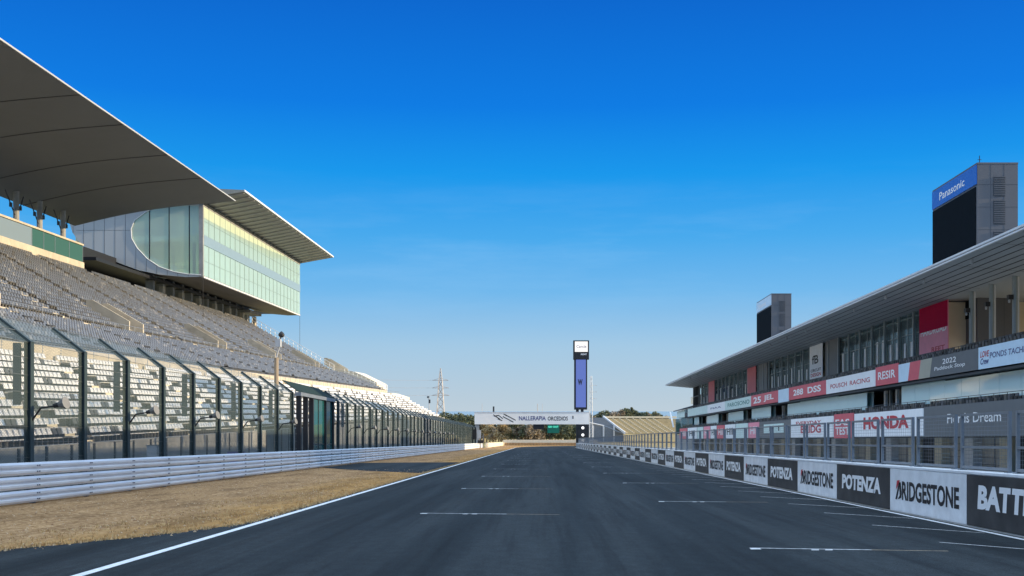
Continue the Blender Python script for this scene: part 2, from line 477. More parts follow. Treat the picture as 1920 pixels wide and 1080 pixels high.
# lettering: a font curve turned into flat faces and laid on a plane
_txt = {}
def text_geo(s, bold=0.0, spacing=1.0):
    key = (s, bold, spacing)
    if key not in _txt:
        cu = bpy.data.curves.new('lettering', 'FONT')
        cu.body = s; cu.offset = bold; cu.space_character = spacing; cu.resolution_u = 3; cu.fill_mode = 'FRONT'
        ob = bpy.data.objects.new('lettering', cu)
        COL.objects.link(ob)
        dg = bpy.context.evaluated_depsgraph_get()
        me = ob.evaluated_get(dg).to_mesh()
        V = [(v.co.x, v.co.y) for v in me.vertices]
        F = [tuple(p.vertices) for p in me.polygons]
        bpy.data.objects.remove(ob); bpy.data.curves.remove(cu)
        xs = [a for a, b in V]; ys = [b for a, b in V]
        x0, x1, y0, y1 = min(xs), max(xs), min(ys), max(ys)
        V = [((a - x0) / (x1 - x0), (b - y0) / (y1 - y0)) for a, b in V]
        _txt[key] = (V, F)
    return _txt[key]

def letters(mb, s, m, org, right, up, w, h, bold=0.02, slant=0.0, slope=False, spacing=1.0):
    V, F = text_geo(s, bold, spacing)
    o, r, u = Vector(org), Vector(right), Vector(up)
    vs = [tuple(o + r * (a * w + slant * b * h) + u * (b * h)) for a, b in V]
    mb.add(vs, F, m, slope)
    return mb

NUM = ['first', 'second', 'third', 'fourth', 'fifth', 'sixth', 'seventh', 'eighth', 'ninth', 'tenth', 'eleventh', 'twelfth', 'thirteenth',
       'fourteenth', 'fifteenth', 'sixteenth', 'seventeenth', 'eighteenth', 'nineteenth', 'twentieth']

# ------------------------------------------------------------------ setting
def gz(x, y):
    if y <= 440: z = -K * y
    elif y <= 900: z = -K * 440
    else: z = -K * 440 - min(1, (y - 900) / 700) * 45
    if y > 440:
        z += 7.0 * math.exp(-((x - 75) / 60) ** 2 - ((y - 760) / 110) ** 2)
    return z

g = MB()
xs = [-3000, -1200, -500, -300, -200, -120, -60, -30, 0, 30, 50, 65, 80, 95, 110, 130, 160, 220, 400, 900, 3000]
ys = [-80, 0, 440, 500, 560, 620, 680, 720, 760, 800, 850, 900, 1000, 1200, 1600, 2600]
vs_ = [(x, y, gz(x, y) - 0.012) for y in ys for x in xs]
nx = len(xs)
g.add(vs_, [(j * nx + i, j * nx + i + 1, (j + 1) * nx + i + 1, (j + 1) * nx + i) for j in range(len(ys) - 1) for i in range(nx - 1)], 'ground')
struct(g, 'ground')
s_ = MB(); s_.quad((-40000, 1500, -46), (40000, 1500, -46), (40000, 70000, -46), (-40000, 70000, -46), 'sea')
struct(s_, 'sea')

def bend(y):
    return 0 if y < 300 else (y - 300) ** 2 / 620.0
t = MB()
ty = [-40, 0, 150, 300] + list(range(310, 441, 10))
for a, b in zip(ty, ty[1:]):
    t.quad((-6.6 + bend(a), a, 0), (9.46 + bend(a), a, 0), (9.46 + bend(b), b, 0), (-6.6 + bend(b), b, 0), 'asphalt', True)
re_ = random.Random(9)
EDGE = [(-15, 6), (-12.2, 12), (-9.4, 19.2), (-8.4, 21.2), (-7.5, 23.0), (-6.8, 25.5)]
rag = []
for (xa, ya_), (xb, yb_) in zip(EDGE, EDGE[1:]):
    nn = max(2, int(math.hypot(xb - xa, yb_ - ya_) / .3))
    for q in range(nn):
        rag.append((xa + (xb - xa) * q / nn + re_.uniform(-.09, .09), ya_ + (yb_ - ya_) * q / nn + re_.uniform(-.05, .05)))
y = 25.5
while y < 190:
    rag.append((-6.77 + re_.uniform(-.07, .06), y)); y += .45 if y < 60 else 1.3
rag.append((-6.72, 190)); rag.append((-6.72, 300))
for (xa, ya_), (xb, yb_) in zip(rag, rag[1:]):
    t.quad((xa, ya_, 0), (-6.6, ya_, 0), (-6.6, yb_, 0), (xb, yb_, 0), 'asphalt', True) if yb_ > ya_ else None
t.quad((-15, -40, 0), (-6.6, -40, 0), (-6.6, rag[0][1], 0), (rag[0][0], rag[0][1], 0), 'asphalt', True)
struct(t, 'track')

gr = MB()
gr.add([(-6.4, 25.5, -.004), (-7.0, 23, -.004), (-7.9, 21.0, -.004), (-8.9, 18.8, -.004), (-11.7, 11.6, -.004), (-14.6, 5.5, -.004), (-15.7, 6, -.004), (-15.7, 300, -.004), (-14.2, 300, -.004), (-14.2, 428, -.004),
        (20.0, 428, -.004), (13.0, 412, -.004), (-6.4 + bend(400), 400, -.004), (-6.4 + bend(370), 370, -.004), (-6.4 + bend(340), 340, -.004), (-6.4, 300, -.004)],
       [tuple(range(16))[::-1]], 'gravel', True)
struct(gr, 'gravel_strip')
sr = MB(); sr.add([(-15.2, 78, .002), (-11, 70.5, .002), (-6.75, 65, .002), (-6.75, 98, .002), (-12, 97, .002), (-15.2, 95, .002)], [tuple(range(6))], 'asphalt', True)
struct(sr, 'service_road')
pl = MB(); pl.quad((10.0, -40, -.006), (60, -40, -.006), (60, 300, -.006), (10.0, 300, -.006), 'asphalt', True)
pl.quad((15, -60, -.002), (60, -60, -.002), (60, 300, -.002), (15, 300, -.002), 'bounceapron', True)  # unseen pale paving added to bounce light up to soffit and garages
struct(pl, 'pit_lane')
wk = MB(); wk.quad((-30, 0, -.002), (-15.75, 0, -.002), (-15.75, 300, -.002), (-30, 300, -.002), 'greyconc', True)
struct(wk, 'spectator_walkway')

mk = MB()
for a, b in zip(ty, ty[1:]):
    if a >= 400: break
    mk.quad((-6.58 + bend(a), a, .004), (-6.41 + bend(a), a, .004), (-6.41 + bend(b), b, .004), (-6.58 + bend(b), b, .004), 'paint', True)
mk.quad((9.2, -40, .004), (9.33, -40, .004), (9.33, 300, .004), (9.2, 300, .004), 'paint', True)
def slot(x0, x1, y):
    f = lambda x: y - 0.17 * (x - x0)
    xm = x0 + 0.62 * (x1 - x0)
    mk.quad((x0, f(x0) - .06, .004), (xm, f(xm) - .06, .004), (xm, f(xm) + .03, .004), (x0, f(x0) + .03, .004), 'gridpaint', True)
    mk.quad((xm, f(xm) - .05, .004), (x1, f(x1) - .05, .004), (x1, f(x1) + .02, .004), (xm, f(xm) + .02, .004), 'yellowpaint', True)
    mk.quad((x0 - .02, y - .26, .004), (x0 + .16, y - .26, .004), (x0 + .16, y - .1, .004), (x0 - .02, y - .1, .004), 'paint', True)
    xq = x0 + 0.3 * (x1 - x0)
    for k in (0, 0.24):
        mk.quad((xq + k, f(xq) - .26, .004), (xq + k + .13, f(xq) - .26, .004), (xq + k + .16, f(xq) - .14, .004), (xq + k + .03, f(xq) - .14, .004), 'paint', True)
for k in range(12):
    slot(-3.1, 0.5, 29.3 + 15.2 * k)
    slot(3.7, 7.0, 19.8 + 15.2 * k)
    slot(3.7, 7.0, 36.6 + 15.2 * k - 1.8) if False else None
for k in range(26):
    y = 16.6 + 4.25 * k
    mk.quad((7.45, y, .004), (9.12, y - 2.15, .004), (9.12, y - 2.06, .004), (7.45, y + .10, .004), 'gridpaint', True)
struct(mk, 'track_markings')

rs = np.random.default_rng(5)
pb_ = MB()
def edge_x(y):
    pts_ = [(-15, 6), (-12.2, 12), (-9.4, 19.2), (-8.4, 21.2), (-7.5, 23.0), (-6.75, 25.5), (-6.75, 300)]
    for (xa, ya_), (xb, yb_) in zip(pts_, pts_[1:]):
        if ya_ <= y <= yb_: return xa + (xb - xa) * (y - ya_) / (yb_ - ya_)
    return -6.75
for i in range(4200):
    y = 14 + 60 * rs.random() ** 1.7
    ex = edge_x(y)
    x = ex - 8.5 * rs.random() ** 1.2 if rs.random() < .85 else ex + .16 * rs.normal()
    if x < -15.2: continue
    r_ = .013 + .026 * rs.random() ** 2
    a_ = rs.random() * 3.14; ca, sa = math.cos(a_) * r_, math.sin(a_) * r_
    h_ = r_ * (.6 + .5 * rs.random())
    pb_.add([(x + ca, y + sa, 0), (x - sa * .7, y + ca * .7, 0), (x - ca, y - sa, 0), (x + sa * .8, y - ca * .8, 0), (x + .2 * ca, y - .2 * sa, h_)],
            [(0, 1, 4), (1, 2, 4), (2, 3, 4), (3, 0, 4)], 'stonepale' if rs.random() < .6 else 'stonebrown', True)
o = pb_.build('loose_gravel'); tag(o, 'loose pale and brown stones scattered over the gravel verge', 'gravel', kind='stuff')
tf_ = MB()
for i in range(5200):
    y = 12 + 142 * rs.random() ** 1.6
    ex = edge_x(y)
    x = ex + .06 - (abs(rs.normal()) * .25 if rs.random() < .45 else 3.2 * rs.random() ** 1.6)
    if 64 < y < 98 and x < -6.9: continue
    for b_ in range(4):
        a_ = rs.random() * 6.28; hh = .02 + .045 * rs.random(); lx, ly = math.cos(a_) * hh * .7, math.sin(a_) * hh * .7
        w_ = .012
        x1, y1 = x + rs.normal() * .05, y + rs.normal() * .05
        tf_.add([(x1 - w_, y1, -.01), (x1 + w_, y1, -.01), (x1 + lx, y1 + ly, hh)], [(0, 1, 2)], 'deadgrass', True)
o = tf_.build('dead_grass'); tag(o, 'short dead tan grass along the white edge line', 'grass', kind='stuff')

# ------------------------------------------------------------------ pit wall, its boards and the mesh panels on top
WT = 1.165
pw = MB()
pw.box(9.50, 9.98, -20, 298, -0.3, WT, 'wallwhite', True)
pw.box(9.47, 10.01, -20, 298, WT, WT + .05, 'wallwhite', True)
tag(pw.build('pit_wall'), 'long low pale concrete wall carrying the lettered boards beside the track', 'wall')

def board(k):
    y0 = 24.9 + 5.45 * k; y1 = y0 + 5.43
    white = k % 2 == 0
    o = MB(); o.box(9.475, 9.497, y0, y1, 0.03, WT - .02, 'boardwhite' if white else 'boardblack', True)
    n = k + 2
    if 0 <= n < 20:
        lab = ('%s board with %s lettering, %s along the low wall counted from the camera' %
               (('pale', 'condensed black') if white else ('black', 'slanted white')) + (NUM[n],)) if False else \
              '%s, %s along the low track wall counted from the camera' % ('pale board with condensed black lettering' if white else 'black board with bold white lettering', NUM[n])
        grp = 'lettered boards along the pit wall'
    else:
        lab = '%s lettered board far down the low track wall' % ('tiny pale' if white else 'tiny black')
        grp = 'far %s boards along the pit wall' % ('pale' if white else 'black')
    ob = tag(o.build('advertising_board', origin=(9.49, y0, -K * y0)), lab, 'advert board', grp)
    L_ = MB()
    X = 9.468
    if white:
        letters(L_, 'RIDGESTONE', 'letterblack', (X, y1 - 1.0, 0.34), (0, -1, 0), (0, 0, 1), 4.0, .50, .03, slope=True)
        L_.build('lettering', ob)
        E = MB()
        E.add([(X, y1 - .46, .34), (X, y1 - .60, .34), (X, y1 - .86, .80), (X, y1 - .76, .80)], [(0, 1, 2, 3)], 'letterblack', True)
        E.add([(X, y1 - .66, .34), (X, y1 - .95, .40), (X, y1 - .97, .56), (X, y1 - .90, .80), (X, y1 - .78, .80), (X, y1 - .82, .46)], [(0, 1, 2, 3, 4, 5)], 'letterblack', True)
        E.add([(X - .003, y1 - .52, .60), (X - .003, y1 - .60, .84), (X - .003, y1 - .84, .86), (X - .003, y1 - .68, .70)], [(0, 1, 2, 3)], 'letterred', True)
        E.build('emblem', ob)
    else:
        w = 'BATTLAX' if k == -1 else 'POTENZA'
        if k == -1:
            letters(L_, w, 'letterwhite', (X, y1 - .62, 0.42), (0, -1, 0), (0, 0, 1), 4.1, .52, .05, .12, slope=True)
        else:
            letters(L_, w, 'letterwhite', (X, y1 - .62, 0.40), (0, -1, 0), (0, 0, 1), 4.0, .46, .05, .10, slope=True)
        L_.build('lettering', ob)
for k in range(-2, 50):
    board(k)

def fence_panel():
    y0, x = 23.5, 9.86
    root = empty('mesh_fence', (x, y0, WT + .05 - K * y0), '', 'mesh panel', 'mesh panels on the pit wall')
    L2 = 2.7
    a = MB(); b = MB()
    z0, z1, zm = WT + .09, 2.52, 1.72
    for yy in (y0, y0 + L2 - .07):
        a.box(x - .035, x + .035, yy, yy + .07, z0 - .04, z1, 'galvdark', True)
        c = MB(); c.box(x - .08, x + .08, yy - .05, yy + .12, WT + .05, WT + .075, 'galvdark', True); c.build('base_plate', root)
    for z, h in ((z0, .06), (zm, .06), (z1 - .06, .06)):
        a.box(x - .03, x + .03, y0 + .07, y0 + L2 - .07, z, z + h, 'galvdark', True)
    for i in range(1, 14):
        yy = y0 + .07 + i * (L2 - .14) / 14
        b.box(x - .002, x + .002, yy - .002, yy + .002, z0 + .06, zm, 'galvdark', True)
        b.box(x - .002, x + .002, yy - .002, yy + .002, zm + .06, z1 - .06, 'galvdark', True)
    for i in range(1, 13):
        z = z0 + .06 + i * (z1 - z0 - .1) / 13
        if abs(z - zm - .03) > .05:
            b.box(x - .008, x - .003, y0 + .07, y0 + L2 - .07, z - .0035, z + .0035, 'galvdark', True)
    a.build('frame', root); b.build('wire_mesh', root)
    return root
fp = fence_panel()
def panel_label(n):
    return 'steel framed wire mesh panel on the low track wall, %s from the camera' % NUM[n] if n < 20 else 'far wire mesh panel merging with its neighbours on the low track wall'
fp['label'] = panel_label(3)
for n in range(90):
    if n == 3: continue
    y = 23.5 + 3.05 * (n - 3)
    c = copy_tree(fp, (9.86, y, WT + .05 - K * y), panel_label(n))
    if n >= 20: c['group'] = 'far mesh panels on the pit wall'

# ------------------------------------------------------------------ guard rail (left)
gl = empty('guard_rail', (-15.4, 6, -K * 6), 'long triple beam pale metal guard rail along the gravel on the left', 'guard rail')
prof = [(0, -.155), (.05, -.15), (.085, -.10), (.085, -.05), (.02, -.015), (.02, .015), (.085, .05), (.085, .10), (.05, .15), (0, .155), (-.008, .15), (.03, .10), (.03, .06), (-.02, .02), (-.02, -.02), (.03, -.06), (.03, -.10), (-.008, -.15)]
prof.reverse()
for zc in (.225, .64, 1.055):
    b = MB()
    y = 2.0
    first = True
    while y < 300:
        y2 = min(300, y + 4.0)
        b.extrude([(-15.4 + px + (.004 if first else 0), zc + pz * 1.22) for px, pz in prof], y, y2 + .25, 'galv', True)
        for dy in (.06, .2):
            for dz in (-.09, .09):
                if y < 120:
                    b.box(-15.4 + .09, -15.4 + .125, y + dy, y + dy + .04, zc + dz - .02, zc + dz + .02, 'bolt', True)
        y = y2; first = not first
    b.build('rail_beam', gl)
for k in range(75):
    b = MB(); y = 2.15 + 4.0 * k
    b.box(-15.58, -15.43, y, y + .12, -.2, 1.22, 'galvdark', True); b.build('post', gl)

# ------------------------------------------------------------------ catch fence (left)
FX = -16.5
cf = empty('catch_fence', (FX, 20, -K * 20), 'tall dark green debris fence with angled post tops behind the guard rail', 'fence')
py = [40.4 + 4.25 * k for k in range(-5, 59)]
gate0, gate1 = 76.5, 89.0
kept = [y for y in py if not (gate0 < y < gate1)]
for k, y in enumerate(py):
    if gate0 < y < gate1: continue
    b = MB()
    b.box(FX - .11, FX - .085, y - .12, y + .12, -.2, 5.1, 'postgreen', True)
    b.box(FX + .085, FX + .11, y - .12, y + .12, -.2, 5.1, 'postgreen', True)
    b.box(FX - .085, FX + .085, y - .012, y + .012, -.2, 5.1, 'postgreen', True)
    p = b.build('post', cf)
    b = MB()
    b.add([(FX - .13, y - .11, 5.08), (FX + .13, y - .11, 5.08), (FX - 1.05, y - .07, 5.98), (FX - 1.14, y - .07, 5.86),
           (FX - .13, y + .11, 5.08), (FX + .13, y + .11, 5.08), (FX - 1.05, y + .07, 5.98), (FX - 1.14, y + .07, 5.86)],
          [(0, 1, 2, 3), (7, 6, 5, 4), (0, 4, 5, 1), (1, 5, 6, 2), (2, 6, 7, 3), (3, 7, 4, 0)], 'postgreen', True)
    b.build('arm', p)
    if k % 2 == 0 and k < 44:
        b = MB()
        b.box(FX - .50, FX - .27, y - .05, y + .05, 3.05, 5.05, 'postgreen', True)
        for z in (3.3, 4.8):
            b.box(FX - .27, FX - .13, y - .03, y + .03, z, z + .08, 'postgreen', True)
        b.build('stay_plate', p)
        b = MB()
        b.tube((FX + .1, y, 2.55), (FX + .38, y, 2.95), .03, 'black', s=True)
        b.tube((FX + .38, y, 2.95), (FX + .85, y, 3.02), .03, 'black', s=True)
        b.tube((FX + .8, y, 3.02), (FX + .98, y, 3.06), .07, 'black', 8, True, .09)
        b.tube((FX + .98, y, 3.06), (FX + 1.22, y - .05, 3.12), .10, 'speaker', 10, True, .20)
        b.build('loudspeaker', cf)
for a, b_ in zip(kept, kept[1:]):
    if b_ - a > 5: continue
    b = MB()
    b.quad((FX, a, .1), (FX, b_, .1), (FX, b_, 5.08), (FX, a, 5.08), 'wire', True)
    b.quad((FX, a, 5.08), (FX, b_, 5.08), (FX - 1.08, b_, 5.92), (FX - 1.08, a, 5.92), 'wire', True)
    b.build('wire_mesh', cf)
for z in (1.35, 1.85, 2.35, 2.9, 3.45, 4.0, 4.55, 5.06):
    b = MB()
    for ya, yb in ((kept[0], gate0 - .7), (gate1, kept[-1])):
        b.box(FX + .0, FX + .014, ya, yb, z, z + .016, 'cable', True)
    b.build('cable', cf)
for q in (.4, .98):
    b = MB()
    for ya, yb in ((kept[0], gate0 - .7), (gate1, kept[-1])):
        b.box(FX - 1.08 * q, FX - 1.08 * q + .03, ya, yb, 5.08 + .84 * q + .04, 5.1 + .84 * q + .04, 'cable', True)
    b.build('cable', cf)

gt = empty('fence_gate', (FX, 82, -K * 82), 'dark gate with teal glazed leaves and a pale lintel set in the debris fence', 'gate')
for y in (76.4, 78.6, 80.6, 85.4, 88.6):
    b = MB(); b.box(FX - .16, FX + .16, y, y + .32, -.2, 5.2, 'black', True); b.build('post', gt)
b = MB(); b.box(FX - .2, FX + .22, 76.2, 89.1, 4.95, 5.2, 'galvdark', True); b.build('lintel', gt)
b = MB(); b.add([(FX, 76.2, 5.22), (FX, 89.1, 5.22), (FX - 1.1, 89.1, 6.0), (FX - 1.1, 76.2, 6.0)], [(0, 1, 2, 3)], 'black', True)
b.add([(FX, 76.2, 5.26), (FX, 89.1, 5.26), (FX - 1.1, 89.1, 6.04), (FX - 1.1, 76.2, 6.04)], [(3, 2, 1, 0)], 'hoodgreen', True); b.build('sloped_hood', gt)
for y0, y1 in ((80.95, 83.1), (83.2, 85.35), (85.75, 88.55)):
    b = MB(); b.box(FX - .02, FX + .02, y0, y1, .1, 4.94, 'tealglass', True)
    leaf = b.build('door_leaf', gt)
    b = MB()
    for ya in (y0, y1 - .06): b.box(FX - .05, FX + .05, ya, ya + .06, .05, 4.94, 'postgreen', True)
    b.box(FX - .05, FX + .05, y0 + .06, y1 - .06, 1.6, 1.66, 'postgreen', True)
    b.build('leaf_frame', leaf)

cp = empty('camera_pole', (-17.2, 73, -K * 73), 'tan pole with a small black ball camera rising above the debris fence', 'camera pole')
b = MB(); b.tube((-17.2, 73, 0), (-17.2, 73, 7.3), .14, 'poletan', 8, True); b.build('pole', cp)
b = MB(); b.tube((-17.2, 73, 7.3), (-17.0, 73, 8.0), .05, 'cabinet', 6, True); b.box(-17.22, -16.9, 72.8, 73.2, 8.0, 8.5, 'cabinet', True); b.tube((-16.95, 73, 8.5), (-16.9, 73, 8.65), .04, 'black', 6, True); b.build('bracket', cp)
b = MB()
for a0 in range(4):
    z0, z1 = 8.62 + .1 * a0, 8.72 + .1 * a0
    rr = [.10, .19, .20, .14, .03]
    b.tube((-16.87, 73, z0), (-16.87, 73, z1), rr[a0], 'black', 10, True, rr[a0 + 1])
b.build('camera_ball', cp)

for i, (px, yy, w, h, m, lab) in enumerate([(284, 52, .45, 1.3, 'cabinet', 'white notice panel standing behind the debris fence below the pale seats'),
                                            (442, 66, 1.0, .9, 'violet', 'violet equipment box standing behind the debris fence')]):
    X = (px - 1013) / 2100 * yy
    b = MB(); b.box(X - w / 2, X + w / 2, yy, yy + .35, .35, .35 + h, m, True); b.box(X - w / 2 - .03, X + w / 2 + .03, yy - .03, yy + .38, .35 + h, .4 + h, 'greyconc', True)
    for sx in (-1, 1): b.box(X + sx * w * .35 - .03, X + sx * w * .35 + .03, yy + .1, yy + .16, 0, .35, 'greyconc', True)
    tag(b.build('equipment_cabinet' if i else 'notice_panel', origin=(X, yy, -K * yy)), lab, 'cabinet' if i else 'notice panel')

# ------------------------------------------------------------------ grandstand (left): level, while the ground falls away
gs = empty('grandstand', (-21, 28, -2), 'huge stepped grandstand of white and grey seats under a dark roof on the left', 'grandstand')
SY0 = 28.0
TIERS = [  # x of first row, z of first tread, rows, depth, rise, end y, seat kind
    (-20.2, 0.345, 11, .80, .405, 232.0, 'white'),
    (-30.5, 5.70, 10, .85, .33, 223.0, 'grey'),
    (-40.2, 9.55, 19, .884, .513, 218.0, 'grey')]
WALKS = [(-29.0, -30.5, 4.8, 232.0), (-39.0, -40.2, 9.0, 223.0)]
for ti, (x0, z0, n, d, r, ye, kind) in enumerate(TIERS):
    b = MB()
    prof = [(x0, -12)]
    x, z = x0, z0
    for i in range(n):
        prof.append((x, z)); x -= d; prof.append((x, z)); z += r
    if ti < 2:
        wx = WALKS[ti][1]
        prof[-1] = (wx, prof[-1][1]); prof.append((wx, -12))
    else:
        prof.append((x - .4, 19.3)); prof.append((x - .4, -12))
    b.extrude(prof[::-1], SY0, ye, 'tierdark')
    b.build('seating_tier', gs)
for x, z0, z1, ye in ((-30.5, 4.81, 5.95, 223), (-40.2, 9.01, 9.62, 218)):
    b = MB(); b.box(x - .25, x + .03, SY0 + .02, ye - .02, z0, z1, 'concrete'); b.build('cross_wall', gs)
for x0, x1, z, ye in ((-30.46, -29.02, 4.82, 231.9), (-40.16, -39.02, 9.02, 222.9)):
    b = MB(); b.box(x0, x1, SY0 + .02, ye, z - .1, z, 'concrete'); b.build('cross_walkway', gs)
b = MB()
b.box(-20.19, -19.8, SY0, 232, -12, .5, 'greyconc')
for y in np.arange(SY0, 232, 2.4): b.box(-19.8, -19.75, y, y + .16, -12, .45, 'darkwall')
b.build('front_wall', gs)

AISLES = [36 + 15.0 * k for k in range(14)]
seat_v = []
def seat_template():
    b = MB()
    b.add([(0, -.20, .37), (.38, -.20, .39), (.38, .20, .39), (0, .20, .37), (0, -.20, .41), (.38, -.20, .43), (.38, .20, .43), (0, .20, .41)],
          [(3, 2, 1, 0), (4, 5, 6, 7), (0, 1, 5, 4), (1, 2, 6, 5), (2, 3, 7, 6)], 'whiteseat')
    b.add([(-.03, -.20, .55), (-.03, .20, .55), (-.12, .16, .81), (-.12, -.16, .81), (-.08, -.20, .55), (-.08, .20, .55), (-.17, .16, .81), (-.17, -.16, .81)],
          [(0, 1, 2, 3), (7, 6, 5, 4), (1, 5, 6, 2), (4, 0, 3, 7), (3, 2, 6, 7)], 'whiteseat')
    b.add([(.05, -.04, 0), (.3, -.04, 0), (.3, .04, 0), (.05, .04, 0), (.05, -.04, .37), (.3, -.04, .39), (.3, .04, .39), (.05, .04, .37)],
          [(0, 1, 5, 4), (1, 2, 6, 5), (2, 3, 7, 6), (3, 0, 4, 7)], 'darkseat')
    return b
ST = seat_template()
tv = np.array(ST.v); tf = [f for f in ST.f]; tmi = np.array(ST.mi)
places = []
for ti, (x0, z0, n, d, r, ye, kind) in enumerate(TIERS):
    for i in range(n):
        xc, zc = x0 - d * i - d * .62, z0 + r * i
        for j in range(int((ye - SY0 - .6) / .5)):
            y = SY0 + .4 + .5 * j
            if any(abs(y - a) < .8 for a in AISLES): continue
            if ti == 2 and i < 4 and any(abs(y - a) < 2.2 for a in AISLES[1::2]): continue
            if kind == 'white':
                dark = (j + 5 * i + i // 3) % 13 < 2 and i < 10 and random.random() < .85
                c = 'darkseat' if dark else 'whiteseat'
            else:
                c = random.choice(['greyseat'] * 8 + ['darkseat', 'lightseat'])
            places.append((xc, y, zc, c))
near = sorted([p for p in places if p[0] > -25.5 and -p[0] / p[1] < 1013 / 2100 * .99 and p[1] > 42], key=lambda p: math.hypot(p[0], p[1]))[:100]
nearset = set(near)
me_seat = {}
for c in ('whiteseat', 'darkseat'):
    b = MB(); b.add(ST.v, [f for f, q in zip(ST.f, ST.mi) if q == 0], c)
    b.add(ST.v, [f for f, q in zip(ST.f, ST.mi) if q == 1], 'darkseat')
    ob = b.build('seat', gs)
    me_seat[c] = ob
used = set()
for p in near:
    src = me_seat[p[3]]
    o = src if p[3] not in used else src.copy()
    if p[3] in used:
        COL.objects.link(o); o.parent = gs
    used.add(p[3])
    o.data = src.data
    o.location = (p[0], p[1], p[2])
# the mesh was stored relative to the stand's origin: undo that once on the shared data
for src in me_seat.values():
    for v in src.data.vertices:
        v.co += gs.location
for o in gs.children:
    if o.name.split('.')[0] == 'seat':
        o.location = Vector(o.location) - gs.location
def seat_mass(name, plist):
    P = np.array([p[:3] for p in plist]) - np.array(gs.location)
    n, k = len(P), len(tv)
    jit = 1 + 0.0 * P
    V = (P[:, None, :] + tv[None]).reshape(-1, 3)
    cols = ['whiteseat', 'darkseat', 'greyseat', 'lightseat']
    loops = np.array([i for f in tf for i in f]); starts = np.cumsum([0] + [len(f) for f in tf])[:-1]; nl = len(loops)
    me = bpy.data.meshes.new(name)
    me.vertices.add(len(V)); me.vertices.foreach_set('co', V.astype(np.float32).ravel())
    me.loops.add(nl * n); me.loops.foreach_set('vertex_index', (loops[None] + (np.arange(n) * k)[:, None]).astype(np.int32).ravel())
    me.polygons.add(len(tf) * n)
    me.polygons.foreach_set('loop_start', (starts[None] + (np.arange(n) * nl)[:, None]).astype(np.int32).ravel())
    ci = np.array([cols.index(p[3]) for p in plist])
    mi = np.where(tmi[None] == 1, 1, ci[:, None])
    for c in cols: me.materials.append(M[c])
    me.polygons.foreach_set('material_index', mi.astype(np.int32).ravel())
    me.update(calc_edges=True); me.validate()
    ob = bpy.data.objects.new(name, me); COL.objects.link(ob); ob.parent = gs
    ob['kind'] = 'stuff'
    return ob
seat_mass('seats', [p for p in places if p not in nearset])

for a in AISLES:
    for ti, (x0, z0, n, d, r, ye, kind) in enumerate(TIERS):
        if a > ye - 2: continue
        b = MB()
        for i in range(n - 1):
            x = x0 - d * i
            b.box(x - d, x - d * .52, a - .55, a + .55, z0 + r * i, z0 + r * (i + .5), 'stairs')
            b.box(x + .005, x + .03, a - .6, a + .6, z0 + r * (i - 1) + (.0 if i else r), z0 + r * i + .01, 'stairs')
            b.box(x - d * .52, x + .005, a - .6, a + .6, z0 + r * i + .002, z0 + r * i + .012, 'stairs')
        b.build('aisle_steps', gs)
for a in AISLES[1::2]:
    for s in (-1, 1):
        b = MB()
        b.extrude([(-40.0, 9.0), (-44.2, 11.4), (-44.2, 12.7), (-43.6, 12.7), (-40.0, 10.6)], a + s * 1.9 - .12, a + s * 1.9 + .12, 'concrete')
        b.build('vomitory_parapet', gs)
for zz, xx, m in ((9.0, -39.1, 'concrete'), (4.8, -29.1, 'concrete')):
    b = MB(); e = 223 if xx < -35 else 232
    for y in np.arange(SY0, e, 5.0):
        b.box(xx - .06, xx + .06, y, y + 4.2, zz, zz + .45, m)
    b.build('parapet', gs)
b = MB()
for zz, xx, e in ((9.0, -39.1, 223), (4.8, -29.1, 232)):
    b.tube((xx, SY0, zz + .95), (xx, e, zz + .95), .03, 'galvdark')
    for y in np.arange(SY0, e, 2.5): b.tube((xx, y, zz + .4), (xx, y, zz + .95), .022, 'galvdark', 4)
b.build('handrail', gs)
b = MB()
pts = [(-40.2, 9.6), (-57, 19.4)]
for h in (.6, 1.25): b.tube((-40.2, 218.3, 9.6 + h), (-57, 218.3, 19.4 + h), .04, 'galv')
for i in range(20):
    q = i / 19; b.tube((-40.2 - 16.8 * q, 218.3, 9.4 + 9.8 * q), (-40.2 - 16.8 * q, 218.3, 10.85 + 9.8 * q), .035, 'galv', 4)
for h in (.6, 1.25): b.tube((-30.5, 223.3, 5.8 + h), (-39, 223.3, 9.1 + h), .04, 'galv')
for i in range(11):
    q = i / 10; b.tube((-30.5 - 8.5 * q, 223.3, 5.6 + 3.3 * q), (-30.5 - 8.5 * q, 223.3, 7.05 + 3.3 * q), .035, 'galv', 4)
b.build('end_handrail', gs)
# cream stair block at the far end
b = MB()
b.extrude([(-33, -9), (-33, 7.6), (-37.5, 9.8), (-44, 10.4), (-44, -9)], 226, 240, 'cream')
b.extrude([(-28.5, -9), (-28.5, 4.8), (-31, 5.6), (-33, 5.8), (-33, -9)], 232.2, 244, 'cream')
b.build('stair_block', gs)
